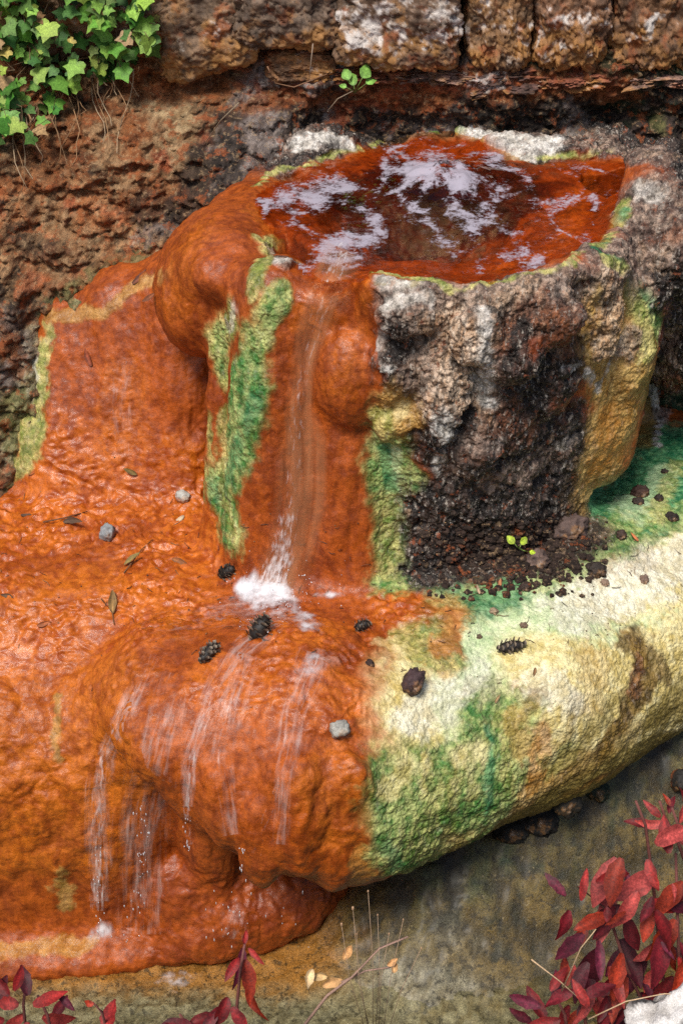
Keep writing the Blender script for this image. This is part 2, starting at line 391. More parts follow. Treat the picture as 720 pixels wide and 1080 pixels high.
drum(.58, 3.58, .56, 3.48, .95, 1.90, .15, .19, .04)
ell((.50, 3.24, 1.80), (.10, .06, .08), .02); ell((.16, 3.20, 1.82), (.08, .05, .06), .02); ell((.33, 3.17, 1.78), (.06, .05, .08), .02); ell((.66, 3.40, 1.72), (.08, .07, .12), .02)
ell((.13, 3.24, 1.66), (.06, .05, .10), .03); ell((.26, 3.21, 1.60), (.06, .05, .14), .03); ell((.42, 3.21, 1.72), (.09, .06, .07), .03); ell((.55, 3.33, 1.60), (.07, .06, .12), .03); ell((.35, 3.24, 1.45), (.06, .05, .12), .03); ell((.14, 3.27, 1.50), (.06, .06, .06), .03)
cap((.745, 3.62, 1.70), (.725, 3.60, 1.23), .15, .125, .03)
ell((.76, 3.54, 1.56), (.11, .09, .13), .03)
ell((.70, 3.52, 1.34), (.09, .09, .13), .03)
ell((.845, 3.76, 1.68), (.11, .14, .16), .04)
ell((.93, 3.76, 1.82), (.19, .24, .15), .05)
ell((.88, 3.82, 1.93), (.13, .17, .10), .04)
ell((.80, 3.68, 1.85), (.09, .10, .09), .03)
ell((1.05, 3.95, 1.6), (.2, .25, .35), .08)
# crusted lip round the pool
lip = [(390, 287), (430, 290), (480, 300), (530, 297), (575, 285), (612, 268), (640, 245)]
lp = [at_z(x, y, 1.895) for x, y in lip]
for i in range(len(lp)-3, len(lp)-1):
    a, b = lp[i].copy(), lp[i+1].copy()
    for q in (a, b):
        v = Vector((q.x-.3, q.y-3.8, 0)).normalized(); q += v*.035; q.z = 1.880+.008*math.sin(i*2.3)
    cap(a, b, .026, .03, .05)
w, (X, Y, Z) = window([-.32, 4.05, .9], [1.1, 4.7, 1.9], .1)
put(np.maximum(np.maximum(np.abs(X-.39)-.66, 4.12-Y), Z-1.875-.02*np.sin(X*9)*np.sin(X*23+1)), w, .05)
ell(at_z(338, 152, 1.90), (.12, .07, .045), .04)
ell(at_z(545, 156, 1.89), (.14, .07, .04), .04)
ell(at_z(500, 141, 1.89), (.06, .05, .035), .03)
ell(at_z(595, 160, 1.89), (.10, .06, .03), .03)
# pool cavity
POOL = [(268, 207), (300, 187), (335, 172), (370, 166), (405, 150), (440, 140), (475, 138), (505, 146), (535, 162), (560, 172), (590, 170), (625, 166), (655, 170), (674, 182), (660, 200), (652, 215), (645, 235), (636, 252), (600, 274), (560, 288), (520, 297), (485, 298), (450, 292), (420, 286), (395, 288), (372, 293), (345, 296), (322, 280), (300, 256), (280, 232)]
PP = np.array([at_z(x, y, 1.9)[:2] for x, y in POOL])
def poly_sd(PX, PY, P):
    d = np.full(PX.shape, 9e9); ins = np.zeros(PX.shape, bool)
    for i in range(len(P)):
        a, b = P[i], P[(i+1) % len(P)]; e = b-a
        t = np.clip(((PX-a[0])*e[0]+(PY-a[1])*e[1])/(e@e), 0, 1)
        d = np.minimum(d, (PX-a[0]-t*e[0])**2+(PY-a[1]-t*e[1])**2)
        c = ((a[1] > PY) != (b[1] > PY)) & (PX < (b[0]-a[0])*(PY-a[1])/(b[1]-a[1]+1e-12)+a[0])
        ins ^= c
    return np.where(ins, -1, 1)*np.sqrt(d)
w, (X, Y, Z) = window([-.4, 3.1, 1.55], [1.0, 4.55, 2.12], 0)
sd2 = poly_sd(X[:, :, 0]+0*Y[:, :, 0], Y[:, :, 0]+0*X[:, :, 0], PP)[:, :, None]
vent = at_z(455, 215, 1.9)
dv = np.sqrt(((X-vent.x)/.30)**2+((Y-vent.y)/.24)**2)
floor_z = 1.9+.0-np.clip(-sd2, -.01, .2)*.35-.16*(1-sstep(.3, 1.1, dv))
cut = np.maximum(sd2, (floor_z-Z)*.9)
SDF[w] = -smin(-SDF[w], cut, .012)
# spill notch
cap(at_z(352, 270, 1.93), at_z(340, 322, 1.90), .06, .055, .03, cut=True)

def surface_nets(S):
    n = S < 0
    c = np.zeros([q-1 for q in S.shape], np.uint8)
    offs = [(i, j, k) for i in (0, 1) for j in (0, 1) for k in (0, 1)]
    for i, j, k in offs: c += n[i:i+c.shape[0], j:j+c.shape[1], k:k+c.shape[2]]
    act = (c > 0) & (c < 8); idx = np.argwhere(act)
    ids = np.full(c.shape, -1, np.int32); ids[act] = np.arange(len(idx))
    val = {o: S[idx[:, 0]+o[0], idx[:, 1]+o[1], idx[:, 2]+o[2]] for o in offs}
    acc = np.zeros((len(idx), 3)); cnt = np.zeros(len(idx))
    for a in offs:
        for ax in range(3):
            if a[ax]: continue
            b = list(a); b[ax] = 1; b = tuple(b); va, vb = val[a], val[b]
            m = (va < 0) != (vb < 0); t = va/np.where(m, va-vb, 1)
            p = np.tile(np.array(a, float), (len(idx), 1)); p[:, ax] = t
            acc[m] += p[m]; cnt[m] += 1
    V = LO + (idx + acc/cnt[:, None])*H
    Q = []
    for ax in range(3):
        u, v = (ax+1) % 3, (ax+2) % 3
        s0 = [slice(None)]*3; s1 = [slice(None)]*3; s0[ax] = slice(0, -1); s1[ax] = slice(1, None)
        a, b = n[tuple(s0)], n[tuple(s1)]
        e = np.argwhere(a != b); ok = (e[:, u] > 0) & (e[:, v] > 0) & (e[:, u] < S.shape[u]-1) & (e[:, v] < S.shape[v]-1); e = e[ok]
        flip = a[e[:, 0], e[:, 1], e[:, 2]]
        def g(du, dv):
            q = e.copy(); q[:, u] += du; q[:, v] += dv; return ids[q[:, 0], q[:, 1], q[:, 2]]
        q = np.stack([g(-1, -1), g(0, -1), g(0, 0), g(-1, 0)], 1)
        q[~flip] = q[~flip][:, ::-1]; Q.append(q)
    return V, np.concatenate(Q)
RV, RF = surface_nets(SDF); del SDF
RV = laplace(RV, RF, 2, .4)
# drop what is buried in the bank or under the bed
fc = RV[RF].mean(1)
keep = (fc[:, 2] > -.1) & (fc[:, 1] < 4.58) & (fc[:, 0] > -1.52) & (fc[:, 0] < 1.72) & ~((fc[:, 0] < -.5) & (fc[:, 1] > 4.35))
RF = RF[keep]; used = np.unique(RF); remap = np.full(len(RV), -1); remap[used] = np.arange(len(used)); RV = RV[used]; RF = remap[RF]

# ------------------------------------------------------------------ bank behind (height field: depth over x, z)
bx = np.arange(-1.7, 1.9, .005); bz = np.arange(.85, 2.16, .005)
BX, BZ = np.meshgrid(bx, bz, indexing='ij')
prof_l = np.interp(BZ, [.85, 1.0, 1.3, 1.5, 1.7, 1.85, 1.97, 2.03, 2.2], [3.80, 3.84, 3.93, 4.0, 4.08, 4.17, 4.30, 4.44, 4.50])
prof_ll = prof_l-.10
prof_r = np.interp(BZ, [.85, 1.2, 1.6, 1.85, 1.93, 2.0, 2.06, 2.2], [4.16, 4.22, 4.36, 4.47, 4.50, 4.46, 4.44, 4.50])
tl = sstep(-1.05, -.85, BX); tr_ = sstep(-.30, -.02, BX)
BY = (prof_ll*(1-tl)+prof_l*tl)*(1-tr_)+prof_r*tr_
P = np.stack([BX, BY, BZ], -1).reshape(-1, 3)
big = fbm(P*3.2, 4, 50); led = fbm(P*np.array([5, 5, 14.]), 4, 60); fin = fbm(P*22, 4, 70, .6)
w1, w2 = worley(P*13, 5)
w3, w4 = worley(P*31+fbm(P*9, 2, 76)[:, None], 6); fin2 = fbm(P*48, 4, 75, .65)
BYd = BY + (-.085*big - .050*np.abs(led) - .030*fin - .045*(w2-w1-.3) - .016*(w4-w3-.3) - .012*fin2).reshape(BY.shape)*(1-.6*tr_*0)
nx, nz = BX.shape
ii = np.arange(nx*nz).reshape(nx, nz)
BF = np.stack([ii[:-1, :-1], ii[1:, :-1], ii[1:, 1:], ii[:-1, 1:]], -1).reshape(-1, 4)
BV = np.stack([BX, BYd, BZ], -1).reshape(-1, 3)

# ------------------------------------------------------------------ painting in 3D: strokes laid on the surface as world-space points
bvh = BVHTree.FromPolygons([tuple(v) for v in RV], [tuple(f) for f in RF])
bvh_b = BVHTree.FromPolygons([tuple(v) for v in BV[::1]], [tuple(f) for f in BF])
def at(px, py):
    d = ray(px, py).normalized()
    a = bvh.ray_cast(CO, d); b = bvh_b.ray_cast(CO, d)
    h = [q for q in (a, b) if q[0] is not None]
    if not h: return None
    return min(h, key=lambda q: q[3])[0]
c3 = lambda *a: np.array(a, f32)
#        colour A, colour B, roughness, bump, coat, (smooth, ripple, pebble, crust)
MATS = {
 'O':  (c3(.25, .043, .004), c3(.44, .090, .008), .46, .8, .16, (1, 0, .12, 0)),
 'OF': (c3(.29, .053, .005), c3(.50, .106, .009), .48, .9, .10, (.8, .1, .06, 0)),
 'OS': (c3(.38, .068, .005), c3(.64, .160, .012), .36, .8, .36, (.4, 1, .2, 0)),
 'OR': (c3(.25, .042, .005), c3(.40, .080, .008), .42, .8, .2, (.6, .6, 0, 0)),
 'OL': (c3(.36, .075, .006), c3(.60, .155, .012), .42, .8, .18, (.6, .5, .4, 0)),
 'PK': (c3(.60, .26, .17), c3(.72, .42, .34), .35, .8, .2, (.4, .8, .3, 0)),
 'G':  (c3(.050, .19, .032), c3(.44, .50, .17), .5, 1, .05, (.4, 0, 1, .25)),
 'T':  (c3(.012, .13, .050), c3(.13, .36, .15), .4, 1, .15, (.4, .3, .8, .1)),
 'GY': (c3(.20, .26, .045), c3(.64, .56, .20), .5, 1, .05, (.4, 0, 1, .3)),
 'C':  (c3(.56, .43, .14), c3(.80, .70, .37), .5, 1, .05, (.5, .2, 1, 0)),
 'M':  (c3(.42, .56, .30), c3(.70, .76, .48), .45, 1, .1, (.5, .3, .8, 0)),
 'Y':  (c3(.38, .19, .035), c3(.66, .43, .14), .45, 1, .1, (.5, 0, .9, .25)),
 'YO': (c3(.42, .17, .02), c3(.55, .28, .06), .4, 1, .2, (.5, 0, .8, .1)),
 'K':  (c3(.014, .010, .008), c3(.085, .056, .045), .5, 1.3, .1, (0, 0, .3, 1)),
 'D':  (c3(.028, .016, .011), c3(.075, .045, .032), .8, 1.4, 0, (0, 0, .6, .7)),
 'W':  (c3(.50, .46, .40), c3(.78, .75, .70), .6, 1, 0, (.3, 0, .5, .5)),
 'V':  (c3(.11, .058, .042), c3(.46, .33, .25), .6, 1.2, 0, (.2, 0, .5, .65)),
 'P':  (c3(.46, .27, .15), c3(.74, .57, .42), .55, 1.1, 0, (.2, 0, .6, .8)),
 'B':  (c3(.15, .11, .02), c3(.32, .24, .06), .45, 1, .1, (.5, .1, .8, .1)),
 'BR': (c3(.07, .038, .006), c3(.30, .18, .035), .4, 1, .15, (.5, 0, .9, .2)),
 'CW': (c3(.60, .56, .42), c3(.84, .83, .72), .5, 1, .05, (.4, .2, 1, 0)),
 'R':  (c3(.13, .040, .014), c3(.27, .085, .025), .6, 1.1, .05, (.3, 0, .5, .7)),
 'E':  (c3(.09, .055, .026), c3(.24, .15, .075), .8, 1.2, 0, (.2, 0, .5, .8)),
 'X':  (c3(.030, .006, .006), c3(.075, .010, .008), .3, .6, 0, (1, 0, 0, 0)),
}
for k_, (a_, b_, r_, u_, c_, d_) in list(MATS.items()):
    if k_ in ('O', 'OF', 'OS', 'OL', 'OR'): a_, b_ = a_*f32(.82), b_*f32(.86)
    MATS[k_] = (a_, b_, r_, u_, c_, d_+(({'OL': .7, 'O': .10, 'OF': .40, 'OR': .7, 'OS': .10, 'C': .10, 'PK': .3, 'YO': .4, 'G': .2, 'GY': .3, 'Y': .2}).get(k_, 0),))
# (material, radius px, [(px,py)...], breakup, opacity)
STROKES = [
 # left shelf top
 ('OS', 75, [(-150, 590), (0, 560), (150, 540), (230, 600), (150, 650), (-100, 660)], .3, 1),
 ('OS', 45, [(230, 620), (300, 660), (370, 650), (400, 690)], .3, 1),
 ('OR', 34, [(345, 640), (420, 650), (390, 690)], .5, .8),
 ('OR', 26, [(360, 700), (385, 690), (380, 720)], .5, .7),
 ('PK', 10, [(320, 715), (350, 700)], 1.6, .5), ('PK', 10, [(375, 760), (345, 790)], 1.6, .5), ('OR', 20, [(40, 600), (150, 560)], 1.6, .6), ('OL', 20, [(20, 640), (120, 600), (90, 690)], 1.6, .6),
 # left face
 ('OL', 70, [(-150, 800), (0, 780), (110, 760), (60, 900), (-150, 920)], .4, 1),
 ('OF', 50, [(0, 960), (120, 960), (-150, 960)], .5, .9),
 ('GY', 7, [(68, 915), (70, 955)], 1.8, .4), ('GY', 5, [(62, 740), (60, 800)], 2.0, .3), 
 ('YO', 9, [(0, 1003), (90, 998), (-100, 1008)], .9, .8),
 # centre bulge
 ('OF', 75, [(230, 760), (300, 800), (320, 860), (260, 860)], .4, 1), ('OF', 40, [(355, 740), (360, 820), (355, 900)], .3, 1), ('OS', 36, [(230, 720), (300, 720), (360, 740)], .8, .7),
 ('OL', 24, [(330, 830), (355, 800), (355, 880)], .8, .7),
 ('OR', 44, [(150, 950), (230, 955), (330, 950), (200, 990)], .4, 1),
 ('YO', 14, [(385, 900), (380, 930)], .8, .7),
 # cream roll
 ('C', 90, [(492, 760), (520, 740), (560, 700), (640, 660), (760, 610), (900, 560)], .15, 1),
 ('C', 60, [(462, 850), (540, 820), (620, 770), (760, 720), (900, 680)], .15, 1),
 ('M', 50, [(500, 680), (570, 640), (650, 620)], .9, .8), ('M', 32, [(460, 720), (450, 770), (500, 730)], 1.0, .7),
 ('C', 26, [(420, 750), (440, 770), (430, 720)], .7, .9), ('C', 44, [(640, 620), (720, 590), (800, 570)], .6, .9), ('C', 30, [(560, 690), (600, 700)], .8, .9),
 ('P', 18, [(500, 720), (520, 735), (560, 740)], 1.3, .45), ('P', 16, [(600, 600), (680, 590)], 1.5, .5), ('P', 20, [(560, 780), (550, 830)], 1.2, .5),
 ('Y', 26, [(450, 900), (520, 860), (600, 810)], .8, .75), ('B', 16, [(460, 915), (530, 872), (620, 815), (720, 770), (860, 720)], .7, .9),
 ('GY', 50, [(430, 830), (480, 840), (520, 800)], .8, .65), ('G', 34, [(420, 850), (440, 900), (480, 850)], 1.2, .55), ('G', 18, [(545, 740), (548, 800), (530, 850)], 1.0, .6), ('G', 16, [(500, 710), (520, 740)], 1.2, .5),
 ('G', 20, [(408, 820), (412, 890), (420, 925)], .8, .9), ('G', 28, [(430, 870), (455, 850), (445, 905)], .9, .9),
 ('G', 16, [(500, 760), (505, 800), (495, 870)], .9, .95), ('G', 13, [(525, 770), (530, 840), (510, 880)], .9, .85), ('G', 11, [(470, 790), (470, 850)], 1.0, .8),
 ('G', 13, [(440, 800), (440, 850)], 1.0, .6), ('G', 9, [(500, 735), (508, 800), (498, 890)], 1.0, .95), ('G', 8, [(540, 745), (542, 800), (530, 860)], 1.1, .9), ('T', 6, [(515, 770), (512, 870)], 1.0, .8), ('G', 8, [(465, 800), (462, 900)], 1.0, .9), ('G', 8, [(436, 810), (434, 900)], 1.0, .8), ('C', 8, [(480, 800), (478, 850)], 1.1, .7), ('C', 7, [(450, 800), (448, 840)], 1.1, .7), ('YO', 9, [(572, 770), (565, 830)], 1.3, .6), ('BR', 6, [(600, 740), (590, 800)], 1.3, .5),
 ('G', 7, [(520, 750), (525, 820), (512, 880)], 1.2, .8), ('G', 6, [(485, 770), (482, 860)], 1.2, .8), ('G', 6, [(458, 790), (455, 880)], 1.2, .7), ('GY', 8, [(535, 760), (535, 830)], 1.2, .7), ('C', 8, [(500, 790), (497, 840)], 1.2, .5), ('T', 8, [(408, 890), (414, 915)], .9, .5),
 ('G', 10, [(565, 740), (560, 760)], 1.0, .8), ('GY', 9, [(565, 738), (570, 745)], 1, .9), ('C', 14, [(480, 795), (500, 790)], .9, .5), ('C', 16, [(410, 830), (430, 815)], 1, .7), ('GY', 20, [(470, 830), (440, 890), (480, 890)], 1.3, .5), ('G', 14, [(600, 790), (580, 810)], 1.3, .4),
 ('CW', 30, [(600, 640), (660, 615), (720, 590)], 1.2, .7), ('CW', 20, [(470, 740), (500, 700), (430, 760)], 1.3, .6), ('CW', 18, [(570, 720), (600, 740)], 1.3, .5), ('M', 20, [(480, 690), (560, 650)], 1.4, .6), ('YO', 14, [(555, 790), (548, 760)], 1.3, .5), ('BR', 15, [(668, 680), (682, 715), (665, 750), (640, 790)], 1.1, .95), ('BR', 9, [(655, 680), (692, 690), (702, 720)], 1.3, .8), ('BR', 10, [(560, 740), (566, 730)], 1.0, .7), ('BR', 12, [(720, 740), (690, 760), (640, 795), (600, 815)], 1.4, .6), ('R', 8, [(672, 700), (668, 730)], .9, .6), ('B', 20, [(710, 735), (690, 760), (800, 720)], 1.0, .7), ('B', 14, [(640, 750), (600, 800)], 1.1, .6), ('Y', 18, [(630, 700), (620, 740)], 1.2, .35),
 # green ground right of the column and between column and cream
 ('T', 42, [(720, 470), (690, 500), (640, 545), (760, 500), (860, 500)], .6, 1), ('G', 26, [(600, 590), (560, 610), (500, 625), (660, 560)], 1.0, .8), ('T', 22, [(540, 625), (480, 640), (470, 615)], 1.1, .8), ('G', 16, [(620, 560), (690, 545), (760, 540)], 1.2, .8), ('M', 14, [(700, 500), (660, 540)], 1.4, .5), ('GY', 10, [(715, 490), (690, 540)], 1.3, .6),
 ('Y', 24, [(470, 640), (460, 665), (455, 690)], 1.0, .8), ('GY', 18, [(440, 690), (470, 690), (430, 670)], 1.1, .7), ('G', 14, [(455, 640), (460, 665)], 1.2, .7), ('OS', 26, [(415, 640), (440, 640)], .8, .8), ('OL', 14, [(465, 680), (475, 650)], 1.0, .7),
 ('C', 12, [(410, 680), (430, 690)], 1.2, .5),
 # apron on the left
 ('O', 80, [(70, 430), (130, 380), (200, 330), (150, 460)], .15, 1), ('OS', 40, [(60, 480), (150, 490), (200, 500)], .7, .7), ('OL', 24, [(130, 400), (125, 460)], 1.0, .5),
 ('GY', 13, [(25, 420), (35, 460), (40, 370), (30, 480)], .7, .9), ('W', 9, [(38, 380), (25, 420)], 1.0, .7), ('GY', 7, [(52, 345), (40, 440), (40, 480)], 1.4, .7), ('Y', 7, [(50, 330), (100, 330), (150, 300), (180, 285)], 1.2, .6), ('GY', 10, [(0, 470), (20, 490), (10, 500)], 1, .8),

 # column, orange drapery
 ('O', 75, [(240, 250), (220, 320), (300, 220)], .15, 1), ('O', 70, [(300, 400), (300, 500), (350, 560), (360, 350), (280, 590)], .15, 1), ('O', 40, [(330, 270), (330, 310), (270, 220)], .2, 1),
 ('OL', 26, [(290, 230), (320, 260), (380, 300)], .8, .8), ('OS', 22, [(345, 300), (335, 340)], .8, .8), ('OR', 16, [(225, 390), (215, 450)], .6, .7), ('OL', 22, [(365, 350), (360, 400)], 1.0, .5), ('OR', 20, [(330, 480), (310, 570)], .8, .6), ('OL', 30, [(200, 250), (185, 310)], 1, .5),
 # green streak
 ('GY', 9, [(283, 255), (276, 285), (270, 310)], .8, .9), ('GY', 17, [(245, 330), (232, 365), (236, 392)], .7, .95), ('GY', 14, [(295, 318), (280, 345), (270, 385)], .8, .95), ('G', 14, [(262, 350), (262, 390), (252, 415)], .8, .9), ('G', 7, [(285, 330), (276, 370)], 1, .8), ('G', 8, [(236, 345), (232, 385)], 1.2, .7), ('G', 27, [(258, 405), (248, 460), (236, 510), (240, 555)], .6, 1), ('T', 10, [(265, 420), (250, 470), (232, 520)], 1.0, .6), ('GY', 9, [(240, 430), (232, 490), (244, 565)], 1.3, .7), ('GY', 7, [(222, 440), (216, 520)], 1.1, .7), ('G', 8, [(300, 300), (295, 340)], .8, .8),
 ('W', 9, [(248, 325), (240, 340)], 1.1, .5), ('V', 11, [(285, 268), (300, 275)], .7, .9), ('W', 6, [(290, 275), (330, 277)], .9, .8), ('GY', 8, [(275, 255), (310, 262)], .8, .8),
 # lower right pale green strip
 ('G', 30, [(412, 470), (422, 540), (420, 610)], .6, 1), ('GY', 15, [(405, 530), (410, 600)], 1.0, .7), ('M', 9, [(420, 480), (425, 540)], 1.2, .5), ('G', 14, [(435, 500), (440, 590)], .6, .9), ('T', 8, [(405, 470), (415, 520)], 1, .7),
 # behind the pool
 ('K', 24, [(300, 140), (400, 118), (460, 108), (540, 120), (620, 140), (700, 160)], .6, .9), ('V', 16, [(290, 165), (340, 135), (400, 135), (620, 145), (690, 165)], 1.0, .8),
 # dark rock
 ('K', 50, [(455, 400), (480, 430), (540, 410), (590, 385)], .9, 1), ('K', 50, [(490, 470), (560, 470), (470, 540), (560, 540), (590, 480)], .3, 1), ('K', 30, [(455, 560), (450, 600), (520, 590), (600, 540)], .3, 1),
 ('V', 34, [(420, 330), (480, 335), (540, 325), (600, 310)], 1.0, .95), ('V', 24, [(560, 330), (610, 310), (500, 340)], .8, .9), ('W', 9, [(405, 298), (425, 308), (440, 300)], 1.1, .8), ('W', 7, [(405, 330), (403, 360), (412, 385)], 1.2, .7), ('K', 14, [(418, 350), (425, 370), (420, 335)], .8, .95),
 ('P', 20, [(460, 330), (470, 370), (500, 360), (520, 340)], .9, .9), ('P', 13, [(490, 380), (485, 430), (500, 400)], 1.1, .8), ('P', 9, [(515, 380), (510, 450)], 1.1, .75), ('W', 8, [(515, 350), (505, 380), (480, 340)], 1.1, .8), ('V', 12, [(525, 380), (520, 430)], 1.0, .8), ('R', 12, [(480, 360), (545, 350), (600, 330)], 1.2, .7), ('O', 6, [(562, 378), (563, 386)], .6, 1), ('W', 9, [(585, 312), (590, 305)], .8, .85), ('K', 15, [(545, 380), (580, 400), (600, 380)], .7, .8), ('K', 12, [(480, 350), (490, 356)], .8, .9),
 ('O', 10, [(440, 375), (450, 385)], .9, .8), ('R', 18, [(470, 400), (460, 430)], 1.2, .7), ('W', 7, [(470, 430), (460, 460), (520, 470)], 1.4, .7), ('V', 12, [(560, 500), (520, 510), (600, 470)], 1.4, .7), ('W', 5, [(600, 390), (620, 385), (610, 400)], .9, .9), ('W', 5, [(590, 470), (605, 450), (600, 500)], 1.4, .7), ('R', 16, [(540, 430), (500, 470), (560, 450)], 1.3, .55), ('V', 9, [(430, 420), (450, 440)], 1.2, .7),
 ('Y', 20, [(415, 420), (430, 440), (410, 440)], .8, .9), ('C', 10, [(420, 425), (410, 440)], 1.1, .6), ('GY', 12, [(400, 440), (405, 455)], .9, .7),
 ('P', 15, [(450, 345), (455, 400), (450, 430)], 1.0, .8), ('P', 14, [(480, 325), (520, 330)], 1, .8), ('W', 10, [(505, 360), (500, 400), (515, 420)], 1.2, .85), ('V', 22, [(460, 320), (560, 310), (610, 300)], .9, .85), ('P', 12, [(430, 345), (436, 380)], 1.1, .7), ('K', 12, [(540, 350), (550, 365), (520, 330)], 1.4, .7), ('K', 9, [(455, 335), (450, 360)], 1.4, .7), ('R', 16, [(560, 320), (590, 330), (530, 345)], 1.5, .6), ('P', 9, [(530, 315), (560, 300)], 1.3, .6), ('V', 16, [(500, 460), (480, 490)], 1.4, .6), ('W', 6, [(455, 390), (470, 470), (466, 500)], 1.6, .7), ('R', 14, [(590, 340), (600, 370)], 1.1, .7),
 ('V', 26, [(425, 330), (440, 390)], .9, .8), ('P', 20, [(470, 335), (500, 375), (470, 410), (490, 420)], .9, .85), ('W', 9, [(508, 330), (515, 400)], 1.2, .75), ('W', 8, [(410, 320), (450, 315)], 1.3, .7), ('K', 13, [(420, 352), (424, 372)], .9, .9), ('K', 10, [(545, 355), (555, 345)], 1.2, .8), ('P', 10, [(610, 300), (625, 320)], 1.1, .7),
 ('D', 34, [(500, 580), (560, 585), (610, 560)], .5, .95),
 # tan lobe
 ('Y', 42, [(652, 330), (652, 400), (645, 460), (628, 500)], .5, 1), ('P', 18, [(645, 330), (640, 370), (660, 360)], .9, .8), ('YO', 16, [(640, 440), (635, 490), (650, 480)], .9, .8), ('B', 11, [(680, 400), (675, 470), (690, 430)], .9, .7), ('W', 5, [(688, 390), (692, 430), (690, 470)], .7, .9), ('W', 5, [(640, 390), (630, 410)], .9, .8), ('K', 12, [(605, 430), (600, 480), (598, 515)], .7, .8), ('W', 8, [(618, 390), (626, 400)], .9, .7),
 ('G', 13, [(672, 300), (690, 330), (695, 350)], .7, .95), ('GY', 12, [(660, 290), (675, 330), (680, 370)], .9, .9), ('T', 7, [(670, 300), (690, 320)], .9, .8),
 ('V', 40, [(680, 220), (690, 250), (740, 260), (650, 270)], .3, 1), ('W', 10, [(675, 200), (690, 205)], 1.0, .7), ('R', 10, [(700, 250), (715, 245)], 1.1, .6), ('GY', 9, [(655, 215), (650, 235), (640, 250), (628, 258)], .6, 1), ('T', 5, [(657, 220), (630, 262), (655, 280)], .7, .9), ('GY', 8, [(655, 285), (640, 275)], .8, .9), ('P', 10, [(635, 290), (640, 310)], 1, .8), ('K', 26, [(710, 300), (720, 350), (720, 400), (800, 350)], .7, .95), ('V', 10, [(705, 350), (700, 400), (695, 440)], 1.1, .8), ('R', 10, [(705, 420), (712, 400)], 1, .7),
 # rims
 ('GY', 5, [(395, 288), (420, 290), (450, 296), (490, 302), (530, 298), (580, 285), (615, 268)], .5, .95), ('B', 6, [(400, 296), (440, 300)], .8, .7), ('W', 6, [(400, 293), (430, 300)], 1.0, .8),
 ('GY', 5, [(270, 195), (300, 180), (370, 160), (400, 148), (440, 133), (480, 138), (520, 155), (550, 165), (600, 165), (640, 162)], .6, .95), ('G', 5, [(440, 130), (490, 138), (520, 152)], .7, .9), ('W', 11, [(315, 150), (340, 145), (365, 152)], 1.0, .9), ('W', 13, [(500, 142), (545, 146), (585, 152)], .9, 1), ('W', 8, [(520, 160), (560, 165)], .9, .9), ('V', 10, [(600, 152), (680, 165), (640, 155)], .9, .8),
 # pool floor
 ('O', 36, [(300, 220), (340, 260), (420, 272), (500, 285), (600, 260), (650, 195), (600, 190)], .2, 1), ('O', 30, [(380, 180), (440, 160), (500, 165)], .3, 1), ('OR', 40, [(400, 225), (500, 205), (540, 220)], .8, .9), ('OR', 60, [(400, 225), (500, 215)], .8, .6), ('X', 72, [(450, 215), (430, 222), (490, 208)], .8, 1), ('X', 20, [(520, 235), (420, 250)], 1.2, .8), ('X', 18, [(560, 200), (540, 235), (350, 215), (400, 250)], 1.2, .8), ('OL', 14, [(620, 190), (590, 260), (520, 288)], .8, .8), ('X', 22, [(340, 205), (390, 200), (420, 180), (400, 245)], 1.2, .85), ('X', 12, [(560, 205), (590, 195)], 1.3, .7),
]
